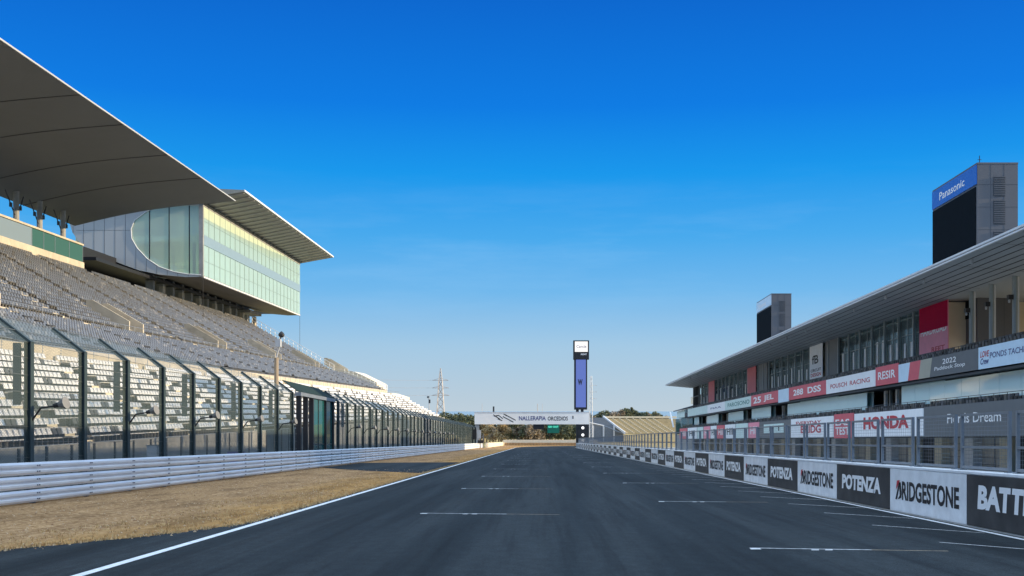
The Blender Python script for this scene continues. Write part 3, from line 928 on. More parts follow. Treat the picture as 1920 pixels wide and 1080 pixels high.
# glass screen on the top wall and the concourse behind it
ends = [28, 42, 56, 70, 84, 98, 112, 126.0, 129, 132, 136, 140.0]
for a, c in zip(ends, ends[1:]):
    b = MB(); b.box(-57.26, -57.2, a + .05, c - .05, 20.41, 22.5, 'screengreen' if a >= 126 else 'screenglass'); b.build('glass_screen', gs)
b = MB(); b.box(-57.45, -57.05, 28, 140, 22.5, 22.72, 'concrete')
for a in ends: b.box(-57.28, -57.18, a - .05, a + .05, 20.4, 22.5, 'galvdark')
b.build('screen_rail', gs)
b = MB(); b.box(-57.4, -57.0, 28, 140, 18.5, 20.4, 'concrete'); b.build('top_wall', gs)
b = MB(); b.box(-70, -57.41, 28, 140, 19.6, 20.39, 'greyconc'); b.build('concourse_slab', gs)
b = MB()
b.box(-69, -68.6, 28, 140, 20.4, 22.6, 'darkwall')
for y in np.arange(100, 140, 1.7): b.box(-61.2 - .3 * (y % 3), -60.4, y, y + .9, 20.4, 22.5 + .25 * (y % 2), 'louvre')
b.build('concourse_wall', gs)
# roof of the stand
RY0, RY1 = 40.0, 154.0
NS = 14
b = MB()
def roofz(q):
    return 27.3 + (30.7 - 27.3) * q + 1.5 * math.sin(math.pi * q) * (1 - .25 * q) * .45
top, bot = [], []
for i in range(NS + 1):
    q = i / NS; x = -64 + 22 * q
    bot.append((x, roofz(q))); top.append((x, roofz(q) + .12 + .75 * (1 - q)))
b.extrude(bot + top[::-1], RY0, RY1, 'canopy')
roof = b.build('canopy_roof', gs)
for y in (62, 74.5, 87, 102, 112.6, 126, 138.5):
    b = MB()
    for i in range(NS):
        (xa, za), (xb, zb) = bot[i], bot[i + 1]
        b.add([(xa, y, za - .06), (xb, y, zb - .06), (xb, y + .09, zb - .06), (xa, y + .09, za - .06), (xa, y, za + .01), (xb, y, zb + .01), (xb, y + .09, zb + .01), (xa, y + .09, za + .01)],
              [(3, 2, 1, 0), (0, 1, 5, 4), (2, 3, 7, 6)], 'softseam')
    b.build('roof_rib', roof)
b = MB(); b.box(-42.02, -41.9, RY0, RY1 + .05, 30.7, 30.84, 'panelgrey'); b.build('edge_trim', roof)
for y in (96, 102, 108, 114, 120, 126, 132.5, 138.7, 145.5):
    b = MB(); b.tube((-62, y, 20.4), (-62, y, 28.2), .34, 'greyconc', 10)
    c = b.build('roof_column', gs)
    b = MB()
    for s in (-1, 1):
        b.tube((-62, y + s * .3, 25.0), (-62.2, y + s * 2.3, 27.6), .08, 'louvre', 6)
        b.box(-62.2, -61.95, y + s * 1.2 - .16, y + s * 1.2 + .16, 25.8, 26.3, 'louvre')
    b.build('brace', c)

# ------------------------------------------------------------------ glazed building above the stand
gb = empty('glazed_building', (-60, 166, 20), 'angular glazed building with a boat shaped underside overhanging the left stand', 'building')
BY0, BY1 = 166.0, 233.0
under = [(-50.0, 21.75), (-52.5, 21.7), (-56.4, 22.06), (-59.5, 22.7), (-61.7, 23.5), (-64.2, 24.5), (-66.4, 25.5), (-68.1, 26.6), (-69.3, 28.3), (-69.9, 30.2), (-70.1, 32.7)]
win = [(-56.6, 32.3), (-58.5, 31.3), (-60.1, 30.1), (-60.6, 28.8), (-60.5, 27.4), (-59.7, 26.0), (-58.2, 24.4), (-56.4, 23.2), (-54.2, 22.45), (-52.2, 22.12), (-50.25, 22.0)]
b = MB()
n = len(under)
vs1 = [(x, BY0, z) for x, z in under] + [(x, BY1, z) for x, z in under]
b.add(vs1, [(i, n + i, n + i + 1, i + 1) for i in range(n - 1)], 'hull')
vs1 = [(x + .12, BY0, z + .15) for x, z in under] + [(x + .12, BY1, z + .15) for x, z in under]
b.add(vs1, [(i + 1, n + i + 1, n + i, i) for i in range(n - 1)], 'hull')
b.build('curved_underside', gb)
def endwall(y, m, thick):
    b = MB()
    outer = under + [(-56.6, 32.7)]
    poly = outer + win
    nn = len(poly)
    b.add([(x, y, z) for x, z in poly] + [(x, y + thick, z) for x, z in poly],
          [tuple(range(nn)), tuple(range(nn, 2 * nn))[::-1]] + [(i, nn + i, nn + (i + 1) % nn, (i + 1) % nn) for i in range(nn)], m)
    b.box(-56.6, -50, y, y + thick, 32.3, 32.7, m)
    return b
ew = endwall(BY0 - .1, 'panelgrey', .25).build('end_wall', gb)
def interp(curve, x):
    best = None
    for (xa, za), (xb, zb) in zip(curve, curve[1:]):
        if min(xa, xb) <= x <= max(xa, xb) and xa != xb:
            z = za + (zb - za) * (x - xa) / (xb - xa)
            best = z if best is None else min(best, z)
    return best
for k in range(12):
    b = MB()
    x = -69.2 + 1.55 * k
    zb = interp(under, x) + .05
    zt = interp(win[3:], x) if x > -60.4 else 32.7
    if zt and zt > zb + .2:
        b.box(x - .02, x + .02, BY0 - .115, BY0 - .1, zb, zt - .03, 'seam')
        b.build('cladding_seam', ew)
b = MB()
b.box(-68.8, -60.7, BY0 - .114, BY0 - .1, 28.6, 28.63, 'seam')
b.build('cladding_seam', ew)
b = MB(); nw = len(win)
pts = win + [(-50.15, 32.3)]
b.add([(x, BY0, z) for x, z in pts], [tuple(range(len(pts)))], 'glassgreen')
ow = b.build('oval_window', gb)
b = MB()
for (xa, za), (xb, zb) in zip(win, win[1:]):
    b.tube((xa, BY0 - .12, za), (xb, BY0 - .12, zb), .07, 'whitetrim', 5)
for x in (-57.9, -55.0, -52.0):
    b.box(x - .07, x + .07, BY0 - .05, BY0 + .1, interp(win, x) + .02, 32.3, 'black')
b.box(-60.5, -57.6, BY0 + .02, BY0 + .12, 28.4, 28.8, 'black'); b.box(-51.6, -50.2, BY0 + .02, BY0 + .12, 28.3, 28.5, 'black')
for z in (30.2, 24.9): b.box(-57.8, -50.2, BY0 + .02, BY0 + .08, z, z + .05, 'frame')
b.build('mullion', ow)
b = MB(); b.box(-50.55, -49.95, BY0 - .14, BY0 + .3, 21.8, 32.7, 'greyconc'); b.build('corner_post', gb)
# rooms behind the glass
b = MB()
b.box(-69, -50.3, BY0 + .3, BY1 - .3, 27.0, 27.8, 'room'); b.build('floor_slab', gb)
b = MB(); b.box(-61.5, -61.2, BY0 + .3, BY1 - .3, 23.6, 32.6, 'room'); b.build('inner_wall', gb)
b = MB()
for za, zb, o_ in ((22.3, 26.98, 3), (27.82, 32.6, 5)):
    b.add([(-61.2, BY0 + o_, za), (-51, BY0 + o_ + 11, za), (-51, BY0 + o_ + 11.3, za), (-61.2, BY0 + o_ + .3, za), (-61.2, BY0 + o_, zb), (-51, BY0 + o_ + 11, zb), (-51, BY0 + o_ + 11.3, zb), (-61.2, BY0 + o_ + .3, zb)],
          [(0, 1, 5, 4), (2, 3, 7, 6), (1, 2, 6, 5), (3, 0, 4, 7), (4, 5, 6, 7), (3, 2, 1, 0)], 'room')
b.build('sun_bounce_partition', gb)  # added walls, slanted to catch the sun and brighten the oval window
b = MB()
for x, yy in ((-52.5, 4), (-56, 5), (-58.5, 7)):
    b.box(x - .15, x + .15, BY0 + yy, BY0 + yy + .3, 22.4, 26.98, 'frame'); b.box(x - .15, x + .15, BY0 + yy, BY0 + yy + .3, 27.82, 32.6, 'frame')
b.box(-51.9, -51.5, BY0 + 1.2, BY0 + 1.5, 22.3, 26.9, 'black')
b.build('inner_column', gb)
b = MB()
for y in (BY0 + 1.0, BY0 + 3.2):
    for z in (23.4, 28.9): b.tube((-60, y, z), (-51, y, z), .05, 'frame', 5)
b.build('inner_railing', gb)
NB = 23
dy = (BY1 - BY0) / NB
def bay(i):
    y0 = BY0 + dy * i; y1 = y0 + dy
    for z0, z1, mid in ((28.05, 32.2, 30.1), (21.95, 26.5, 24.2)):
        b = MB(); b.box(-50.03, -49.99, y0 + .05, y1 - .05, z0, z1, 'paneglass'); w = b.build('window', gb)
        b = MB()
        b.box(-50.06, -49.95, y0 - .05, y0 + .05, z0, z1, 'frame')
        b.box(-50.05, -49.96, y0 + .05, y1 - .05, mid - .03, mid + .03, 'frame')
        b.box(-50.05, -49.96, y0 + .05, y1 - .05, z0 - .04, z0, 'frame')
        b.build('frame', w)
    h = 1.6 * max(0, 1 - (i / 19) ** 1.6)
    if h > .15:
        b = MB(); b.box(-49.985, -49.98, y0 + .05, y1 - .05, 32.2 - h, 32.2, 'reflectyellow'); b.build('bright_strip', gb)  # yellow panel paints the wavy reflection along the upper panes
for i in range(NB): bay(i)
b = MB(); b.box(-50.3, -49.93, BY0 + .3, BY1, 26.54, 28.0, 'bandblue'); b.build('spandrel_band', gb)
b = MB(); b.box(-50.3, -49.94, BY0 + .3, BY1, 21.66, 21.9, 'whitetrim'); b.box(-50.3, -49.94, BY0 + .3, BY1, 32.22, 32.7, 'greyconc'); b.build('facade_trim', gb)
b = MB(); b.box(-70, -50, BY1 - .2, BY1, 24, 32.6, 'panelgrey'); b.box(-59.5, -50, BY1 - .2, BY1, 22.0, 23.99, 'panelgrey'); b.build('far_end_wall', gb)
b = MB()
b.extrude([(-43.5, 34.1), (-43.5, 34.32), (-50, 34.6), (-74, 34.4), (-74, 32.75), (-50, 32.9)], BY0 - 1.5, BY1 + 2.4, 'soffit')
rf = b.build('overhanging_roof', gb)
b = MB()
for k in range(24):
    y = BY0 - 1.0 + 2.95 * k
    b.add([(-49.8, y, 32.72), (-43.7, y, 33.92), (-43.7, y + .5, 33.92), (-49.8, y + .5, 32.72), (-49.8, y, 32.96), (-43.7, y, 34.06), (-43.7, y + .5, 34.06), (-49.8, y + .5, 32.96)],
          [(3, 2, 1, 0), (0, 1, 5, 4), (2, 3, 7, 6), (1, 2, 6, 5)], 'greyconc')
b.build('soffit_ribs', rf)
b = MB(); b.box(-43.52, -43.4, BY0 - 1.5, BY1 + 2.4, 34.1, 34.36, 'whitetrim'); b.build('edge_trim', rf)
b = MB()
for k in range(12): b.box(-49.9, -49.6, BY0 + k * 5.6, BY0 + k * 5.6 + 5.2, 32.5, 32.64, 'black')
b.build('lighting_track', gb)
for k in range(13):
    y = 168.5 + 4.6 * k
    b = MB(); b.box(-59.4, -58.3, y, y + 1.0, 15, 22.6, 'greyconc'); b.build('column', gb)
    if k % 2 == 0:
        b = MB(); b.box(-58.2, -57.6, y + 2.4, y + 3.6, 18.9, 20.9, 'concrete'); b.build('pier', gb)
b = MB(); b.box(-63.2, -62.8, 147, 216, 19, 24.5, 'black'); b.build('rear_wall', gb)
b = MB(); b.box(-62.7, -57.9, 146, 221, 21.5, 21.95, 'black'); b.box(-62.7, -56.5, 218, 227, 21.0, 21.6, 'greyconc'); b.build('concourse_beam', gb)
for y in (BY0 + .1, BY1 - .1):
    b = MB(); b.tube((-50, y, 21.7), (-50, y, 15.4 if y < 200 else 3), .035, 'black', 5); b.build('drain_chain', gb)

# ------------------------------------------------------------------ pit building (right), running down with the straight
pb = empty('pit_building', (30, 60, -K * 60), 'long three storey pit building with an overhanging flat roof on the right', 'building')
PY0, PY1 = -60.0, 216.0
S = True
b = MB()
b.extrude([(25.1, 12.86), (25.1, 13.1), (30, 13.45), (46, 13.5), (46, 12.2), (30.4, 12.38)], PY0, 224, 'roofgrey', S)
prf = b.build('roof', pb)
b = MB(); b.box(25.0, 25.12, PY0, 224.05, 12.84, 12.93, 'whitetrim', S); b.box(25.0, 25.12, PY0, 224.05, 13.0, 13.12, 'whitetrim', S); b.build('edge_trim', prf)
b = MB()
for k in range(1, 8):
    q = k / 8; x = 25.1 + 5.3 * q; z = 12.86 - .48 * q
    b.box(x - .02, x + .02, PY0 + .2, 223.8, z - .025, z - .004, 'seam', S)
for y in np.arange(-52, 222, 7.6):
    b.add([(25.2, y, 12.84), (30.3, y, 12.378), (30.3, y + .05, 12.378), (25.2, y + .05, 12.84)], [(3, 2, 1, 0)], 'seam', S)
b.build('soffit_seams', prf)
for y in np.arange(42, 200, 8.4):
    b = MB(); b.tube((25.9, y, 12.78), (25.9, y + .05, 12.5), .07, 'cabinet', 8, S, .12); b.build('spotlight', prf)
# upper floor
UF = 8.7
for y in np.arange(90.9, 216, 3.83):
    b = MB(); b.box(30.24, 30.42, y - .09, y + .09, UF - .5, 12.4, 'fin', S); b.build('facade_fin', pb)
skip = [(82.4, 88.2), (119, 124.2), (155.5, 162), (192.6, 199)]
walls = [(114.2, 119), (149.5, 155.5)]
y = 87.07
while y < 213:
    a, c = y + .15, y + 3.83 - .15
    if not any(s0 < (a + c) / 2 < s1 for s0, s1 in skip + walls):
        b = MB(); b.box(30.5, 30.56, a, c, UF, 12.38, 'clearglass', S); w = b.build('window', pb)
        b = MB()
        for q in (.5,): b.box(30.44, 30.5, a + (c - a) * q - .04, a + (c - a) * q + .04, UF, 12.38, 'fin', S)
        b.box(30.44, 30.5, a, c, UF + 1.9, UF + 1.96, 'fin', S)
        b.build('mullion', w)
        hh = 1.2 + random.random() * .9
        for q in (.18, .66):
            if random.random() < .8:
                b = MB(); b.box(30.47, 30.495, a + (c - a) * q, a + (c - a) * (q + .14), UF + .1, UF + hh, 'bright_strip', S); b.build('bright_strip', w)  # white strips paint the bright sky seen through the windows
    y += 3.83
for a, c in walls:
    b = MB(); b.box(30.3, 30.6, a, c, UF - .3, 12.38, 'bangrey', S); b.build('wall', pb)
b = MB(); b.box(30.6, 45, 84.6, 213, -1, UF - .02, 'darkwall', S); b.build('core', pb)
b = MB(); b.box(44.7, 45, 84.6, 213, UF + 2.1, 12.18, 'darkwall', S)
y = 84.6
while y < 212:
    b.box(44.7, 45, y, y + .9, UF - .02, UF + 2.1, 'darkwall', S); y += 1.9
b.box(30.6, 45, 212.7, 213, UF - .02, 12.18, 'darkwall', S)
b.build('rear_facade', pb)
y = 85.5
while y < 211:
    b = MB(); b.box(44.84, 44.86, y, y + 1.0, UF, UF + 2.1, 'rearglow', S); b.build('rear_window', pb); y += 1.9  # translucent panes added to glow with sun, as sky seen through
b = MB(); b.box(30.7, 44.6, 84.7, 212.6, 12.0, 12.17, 'greyconc', S); b.build('ceiling', pb)
b = MB(); b.box(30.35, 45, 84.2, 84.55, UF - .6, 12.3, 'beige', S); bw = b.build('terrace_wall', pb)
b = MB(); b.box(32.5, 34.0, 84.1, 84.2, 10.4, 11.55, 'louvre', S); b.box(34.4, 35.6, 84.1, 84.2, 10.4, 11.55, 'louvre', S); b.build('window', bw)
b = MB(); b.box(32.45, 33.2, 84.08, 84.2, 8.9, 10.1, 'black', S); b.build('door', bw)
b = MB(); b.box(37.5, 38, -60, 84, UF - .6, 12.3, 'beige', S); b.build('rear_terrace_wall', pb)
for y in (78.7, 75.2, 71.5, 67.8, 64, 60.2, 56.4):
    b = MB(); b.tube((30.3, y, UF - .9), (30.3, y, 12.4), .16, 'fin', 10, S); b.tube((30.62, y + .25, UF - .9), (30.62, y + .25, 12.4), .07, 'whitetrim', 8, S); c = b.build('terrace_column', pb)
    b = MB(); b.box(29.85, 30.15, y - .15, y + .2, 10.9, 11.2, 'black', S); b.tube((29.9, y - .1, 10.85), (29.85, y - .2, 10.7), .07, 'cabinet', 8, S); b.build('floodlight', c)
# balconies: step down towards the track, rows of dark seats
def balcony(x0, z0, x1, z1, ya, yb, nrow, nm):
    b = MB()
    prof = [(x0, z0 - 1.0)]
    dx, dz = (x1 - x0) / nrow, (z1 - z0) / nrow
    x, z = x0, z0
    for i in range(nrow):
        prof += [(x, z), (x + dx, z)]; x += dx; z += dz
    prof += [(x1, z0 - 1.0)]
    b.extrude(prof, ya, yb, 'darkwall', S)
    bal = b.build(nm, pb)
    b = MB()
    for i in range(nrow):
        xs0, zs0 = x0 + dx * i + dx * .35, z0 + dz * i
        for y in np.arange(ya + .4, yb - .4, .55):
            if (int(y / .55) % 29) < 2: continue
            b.box(xs0, xs0 + .35, y, y + .46, zs0 + .3, zs0 + .38, 'black', S)
            b.box(xs0 + .32, xs0 + .38, y, y + .40, zs0 + .38, zs0 + .8, random.choice(['black', 'black', 'darkseat', 'towergrey']), S)
    sb = b.build('seats', bal); sb['kind'] = 'stuff'
    b = MB()
    for z in (.55, 1.0): b.tube((x0 + .1, ya, z0 + z), (x0 + .1, yb, z0 + z), .02, 'louvre', 4, S)
    for y in np.arange(ya, yb, 1.9): b.tube((x0 + .1, y, z0), (x0 + .1, y, z0 + 1.0), .018, 'louvre', 4, S)
    b.build('handrail', bal)
    return bal
balcony(27.6, 7.12, 30.2, 8.25, 40, 214, 3, 'upper_balcony')
balcony(26.1, 3.62, 28.15, 4.15, 40, 206, 2, 'lower_balcony')
b = MB(); b.box(27.6, 31, 40, 214, 6.28, 6.4, 'black', S); b.build('upper_soffit', pb)
b = MB(); b.box(26.1, 31, 40, 206, 2.1, 2.3, 'darkwall', S); b.build('lower_soffit', pb)
b = MB(); b.box(30.0, 30.58, -60, 84.4, -1, 8.0, 'greyconc', S); b.box(30.2, 30.58, 84.6, 206, 2.3, 8.2, 'louvre', S); b.build('middle_wall', pb)
dark = [(89.5, 95.7), (129, 135), (149, 155), (170, 176), (192, 197)]
y = 44.0
while y < 205:
    a, c = y, y + 3.1
    if not any(s0 - 1 < (a + c) / 2 < s1 + 1 for s0, s1 in dark):
        top_ = 6.05 + .18 * (int(y / 15) % 2)
        b = MB(); b.box(28.2, 28.26, a + .02, c - .02, 3.7, top_, 'frosted', S); b.build('glass_panel', pb)
        b = MB(); b.box(28.7, 28.8, a, c, 3.9, 6.1, 'bangreen', S); b.build('screen_wall', pb)
    else:
        b = MB(); b.box(29.3, 29.5, a + .2, a + .5, 3.9, 6.28, 'fin', S); b.box(29.3, 29.5, a + 1.5, a + 1.9, 3.9, 6.28, 'bright_strip', S); b.build('recess_column', pb)
    y += 3.1
# garages
k = 0
for y in np.arange(40, 214, 5.8):
    b = MB(); b.box(28.9, 29.6, y, y + 1.5, -2, 2.1, 'beige' if k % 3 else 'whitetrim', S); b.build('garage_pier', pb)
    b = MB(); b.box(29.5, 29.6, y + 1.5, y + 5.8, -2, 2.1, 'shutter' if (k * 7) % 5 < 3 else 'black', S)
    gd = b.build('garage_door', pb)
    b = MB()
    for z in np.arange(-.6, 2.0, .45): b.box(29.47, 29.5, y + 1.5, y + 5.8, z, z + .03, 'louvre', S)
    b.box(29.46, 29.5, y + 3.6, y + 3.7, -2, 2.1, 'louvre', S)
    b.build('door_rails', gd)
    k += 1
# far end: stepped balcony ends, stairs and a white plant box
b = MB()
for i in range(5):
    b.box(30.2, 30.5, 213.5 + i * 1.9, 213.8 + i * 1.9, 8.0, 12.35, 'black', S)
b.box(30.2, 30.5, 213.5, 221.4, 10.4, 10.55, 'black', S)
b.build('end_screen', pb)
b = MB()
b.extrude([(27.6, 6.4), (27.6, 7.7), (33, 9.2), (40, 9.2), (40, 6.4)], 214, 226, 'bangreen', S)
b.extrude([(27.2, 7.75), (27.2, 7.95), (33, 9.6), (40, 9.6), (40, 9.25), (33, 9.25)], 214, 229, 'hull', S)
b.box(32, 40, 224, 238, 9.7, 11.1, 'cream', S)
b.add([(27.0, 228, 4.6), (27.0, 228.4, 4.6), (27.0, 234.4, 7.9), (27.0, 234, 7.9), (27.3, 228, 4.6), (27.3, 228.4, 4.6), (27.3, 234.4, 7.9), (27.3, 234, 7.9)],
      [(0, 1, 2, 3), (7, 6, 5, 4), (0, 4, 5, 1), (1, 5, 6, 2), (2, 6, 7, 3), (3, 7, 4, 0)], 'whitetrim', S)
b.box(28, 40, 206, 232, 3.2, 6.3, 'tealglass', S)
b.box(28.2, 40, 206.2, 231, -2, 3.1, 'greyconc', S)
b.build('end_block', pb)

# banners on the balconies
def banner(name, x, px0, px1, z0, z1, m, texts, label, stripes=None):
    ya = x * 2100 / (px1 - 1013); yb = x * 2100 / (px0 - 1013)
    b = MB(); b.box(x - .06, x, ya + .02, yb - .02, z0, z1, m, S)
    o = tag(b.build(name, origin=(x, ya, z0 - K * ya)), label, 'banner', 'banners on the pit building')
    X = x - .066
    if stripes:
        for q0, q1, mm in stripes:
            b = MB(); ln = yb - ya; sk = .5
            b.add([(X, yb - ln * q0 - .02, z0 + .01), (X, yb - ln * q1 - .02, z0 + .01), (X, yb - ln * q1 - .02 - sk, z1 - .01), (X, yb - ln * q0 - .02 - (sk if q0 > 0 else 0), z1 - .01)], [(0, 1, 2, 3)], mm, S)
            b.build('colour_stripe', o)
    for (s, mm, q0, q1, h0, h1, sl, bold) in texts:
        b = MB(); ln = yb - ya; h = z1 - z0
        letters(b, s, mm, (X - .004, yb - ln * q0, z0 + h * h0), (0, -1, 0), (0, 0, 1), ln * (q1 - q0), h * (h1 - h0), bold, sl, True)
        b.build('lettering', o)
    return o
UX, U0, U1 = 27.55, 6.35, 7.72
banner('banner', UX, 1836, 1985, U0, U1, 'banblue', [('LOVE', 'letterred', .03, .15, .52, .8, .3, .02), ('Crew', 'letterblue', .03, .15, .2, .48, .3, .02), ('PONDS TACHI', 'letterblue', .17, .62, .42, .68, .1, .01)], 'pale blue upper balcony banner at the right edge with red and navy lettering')
banner('banner', UX, 1686, 1836, U0, U1, 'bangrey', [('2022', 'letterwhite', .60, .76, .56, .82, .15, .01), ('Paddock Stop', 'letterwhite', .50, .86, .24, .48, .2, .01)], 'slate upper balcony banner with blue, red and beige slanted stripes at one end',
       [(0, .14, 'banblue'), (.14, .29, 'red'), (.29, .44, 'banbeige')])
banner('banner', UX, 1643, 1686, U0, U1 + .15, 'red', [('RESIR', 'letterwhite', .12, .88, .3, .72, 0, .02)], 'short red upper balcony banner beside the slanted stripes, white capitals')
banner('banner', UX, 1550, 1643, U0, U1, 'banwhite', [('POUSCH', 'letterred', .1, .46, .32, .62, .1, .01), ('RACING', 'letterred', .52, .9, .32, .62, .1, .01)], 'white upper balcony banner with two slim red words')
banner('banner', UX, 1480, 1550, U0, U1, 'red', [('288', 'letterwhite', .14, .42, .28, .76, 0, .03), ('DSS', 'letterwhite', .54, .88, .28, .76, 0, .03)], 'red upper balcony banner with two white blocks of lettering below the white wall panel')
banner('banner', UX, 1460, 1480, U0 - .1, U1, 'banblue', [], 'narrow blank pale blue banner between two red upper balcony banners')
banner('banner', UX, 1409, 1460, U0, U1, 'red', [('25', 'letterwhite', .1, .4, .2, .8, 0, .03), ('JEL', 'letterwhite', .5, .85, .2, .8, 0, .03)], 'red upper balcony banner next to the pale banner with teal lettering')
banner('banner', UX, 1360, 1409, U0, U1, 'bangreen', [('PAROSONO', 'lettergreen', .12, .95, .3, .72, 0, .02)], 'pale greenish upper balcony banner with teal lettering')
banner('banner', UX, 1327, 1360, U0, U1, 'banwhite', [('PIAA', 'letterblue', .2, .8, .4, .6, 0, .01)], 'small whitish upper balcony banner with one thin word')
banner('banner', UX, 1290, 1327, U0, U1, 'bangreen', [], 'plain pale green upper balcony banner at the far end')
LX, L0, L1 = 26.05, 2.2, 4.1
banner('banner', LX, 1734, 1990, 2.15, 4.15, 'bangrey', [('Fiords Dream', 'letterwhite', .22, .64, .42, .72, 0, .008)], 'large slate grey lower balcony banner with white mixed case lettering')
banner('banner', LX, 1603, 1733, L0, L1, 'banwhite', [('HONDA', 'letterred', .16, .82, .30, .82, 0, .05)], 'white lower balcony banner with big red capitals beside the slate banner')
banner('banner', LX, 1565, 1602, L0 - .1, L1 + .1, 'red', [('EAS', 'letterwhite', .08, .8, .52, .78, 0, .03), ('TEST', 'letterwhite', .08, .8, .14, .46, 0, .03)], 'red lower balcony banner with two stacked white words')
banner('banner', LX, 1484, 1564, L0, L1, 'banwhite', [('EVERYDAY', 'letterred', .14, .74, .66, .84, 0, .02), ('BRIDG', 'letterred', .26, .74, .22, .62, 0, .03)], 'white lower balcony banner with two stacked lines of red lettering')
cols = [(1425, 1484, 'bangrey', 'dull grey lower balcony panel between red and white banners'), (1404, 1424, 'pink', 'pinkish lower balcony banner beside the dull grey panel'),
        (1380, 1403, 'bangreen', 'pale green lower balcony banner beside the pinkish one'), (1360, 1379, 'banwhite', 'plain white lower balcony banner beyond the pale green one'),
        (1345, 1359, 'red', 'narrow red lower balcony banner beyond the plain white one'), (1333, 1344, 'banwhite', 'white lower balcony banner between a narrow red one and a faded pink one'),
        (1320, 1332, 'pink', 'faded pink lower balcony banner near the far end'), (1308, 1319, 'bangreen', 'small pale green lower balcony banner near the far end'),
        (1290, 1307, 'banwhite', 'small white lower balcony banner near the far end'), (1275, 1289, 'red', 'small red lower balcony banner near the far end')]
for i, (a, c, m, lab) in enumerate(cols):
    tx = [('HII', 'letterwhite' if m in ('red', 'pink') else 'letterblack', .2, .8, .25, .75, 0, .02)] if i not in (0, 2, 7) else []
    banner('banner', LX, a, c, L0, L1, m, tx, lab)
banner('glass_lounge_sign', 26.0, 1433, 1470, 2.75, 3.75, 'bangreen', [('N  I', 'letterblack', .3, .8, .2, .8, 0, .02)], 'small pale framed panel mounted on the dull grey balcony panel')
# tall panels on the upper facade
def panel(px0, px1, m, texts, label, m2=None):
    return banner('wall_banner', 30.25, px0, px1, UF - .25, 12.36, m, texts, label, None)
o = panel(1725, 1779, 'pink', [('HARDROAD', 'letterwhite', .06, .95, .42, .56, 0, .03), ('REET', 'letterred', .45, .9, .06, .16, 0, .02)], 'tall banner fading from crimson to pink on the upper facade beside the beige wall')
b = MB(); ya = 30.25 * 2100 / (1779 - 1013); yb = 30.25 * 2100 / (1725 - 1013)
b.box(30.17, 30.188, ya + .05, yb - .05, UF + 1.7, 12.34, 'crimson', S); b.build('crimson_field', o)
panel(1519, 1543, 'banwhite', [('fB', 'letterblack', .2, .7, .48, .72, 0, .02), ('CIRCUIT', 'letterblack', .1, .9, .26, .34, 0, .02), ('DESIGN', 'letterred', .1, .9, .12, .22, 0, .02)], 'tall white banner with a dark emblem on the upper facade')
panel(1402, 1418, 'red', [], 'tall plain red banner midway along the upper facade')
panel(1329, 1340, 'red', [], 'tall plain red banner at the far end of the upper facade')

# ------------------------------------------------------------------ screen towers behind the pit roof
def led_tower(d1, d2, depth_x, label, big):
    x = 32.0
    root = empty('screen_tower', (x, d1, 12 - K * d1), label, 'screen tower', 'screen towers behind the pit roof')
    zt = 1.9 + .6325 * x
    b = MB(); b.box(x, x + depth_x, d1, d2, 9, zt, 'towergrey', S); body = b.build('tower_body', root)
    b = MB()
    b.box(x - .02, x + depth_x + .02, d1 - .02, d2 + .02, zt, zt + .12, 'towergrey', S)
    for q in (.33, .66): b.box(x + depth_x * q - .012, x + depth_x * q + .012, d1 - .008, d1, 9, zt, 'louvre', S)
    for z in np.arange(zt - 1.5, 12, -1.65): b.box(x, x + depth_x, d1 - .007, d1, z - .012, z + .012, 'louvre', S)
    b.build('cladding_seams', body)
    b = MB(); b.box(x - .06, x, d1 + .25, d2 - .1, 11, zt - 1.62, 'ledblack', S); b.build('screen', root)
    b = MB(); b.box(x - .07, x, d1 + .05, d2 - .02, zt - 1.45, zt - .03, 'signblue' if big else 'banblue', S); sg = b.build('name_sign', root)
    b = MB(); letters(b, 'Panasonic', 'letterwhite', (x - .076, d2 - 1.7, zt - 1.05), (0, -1, 0), (0, 0, 1), 5.3, .62, .015, 0, S); b.build('lettering', sg)
    for z0, z1 in ((zt - 2.35, zt - .95), (zt - 4.4, zt - 2.7), (zt - 6.2, zt - 4.95)):
        b = MB(); b.box(x + depth_x * .40, x + depth_x * .68, d1 - .05, d1, z0, z1, 'louvre', S)
        for z in np.arange(z0 + .1, z1, .16): b.box(x + depth_x * .40, x + depth_x * .68, d1 - .08, d1 - .05, z, z + .05, 'towergrey', S)
        b.build('louvre', root)
    if big:
        b = MB(); b.tube((x + .75, d1 + 1.5, zt), (x + .75, d1 + 1.5, zt + 1.0), .03, 'black', 5, S); b.tube((x + .6, d1 + 1.5, zt + .7), (x + .9, d1 + 1.5, zt + .7), .02, 'black', 4, S); b.build('antenna', root)
led_tower(82.0, 91.3, 2.97, 'near grey tower with a big dark screen under a blue lettered sign', True)
led_tower(155.0, 165.4, 2.75, 'smaller looking far grey tower with a dark screen and pale blue sign', False)

# ------------------------------------------------------------------ gantry and display tower over the far end of the straight
gy = 300.0
gn = empty('start_gantry', (-2, gy, -K * gy), 'long white lettered gantry spanning the far end of the track', 'gantry')
b = MB(); b.box(-17.6, 13.1, gy, gy + 1.6, 6.25, 9.4, 'gantry', S); b.box(-17.7, 13.2, gy - .1, gy + 1.7, 9.4, 9.55, 'whitetrim', S); bm_ = b.build('beam', gn)
b = MB(); letters(b, 'NALLERAPIA', 'letterblue', (-5.7, gy - .02, 7.3), (1, 0, 0), (0, 0, 1), 7.2, 1.15, .02, 0, S)
letters(b, 'ORCEDIOS', 'letterblack', (2.0, gy - .02, 7.25), (1, 0, 0), (0, 0, 1), 5.4, 1.1, .02, 0, S); letters(b, '1', 'letterblack', (8.6, gy - .02, 7.7), (1, 0, 0), (0, 0, 1), .3, .8, .02, 0, S); b.build('lettering', bm_)
b = MB()
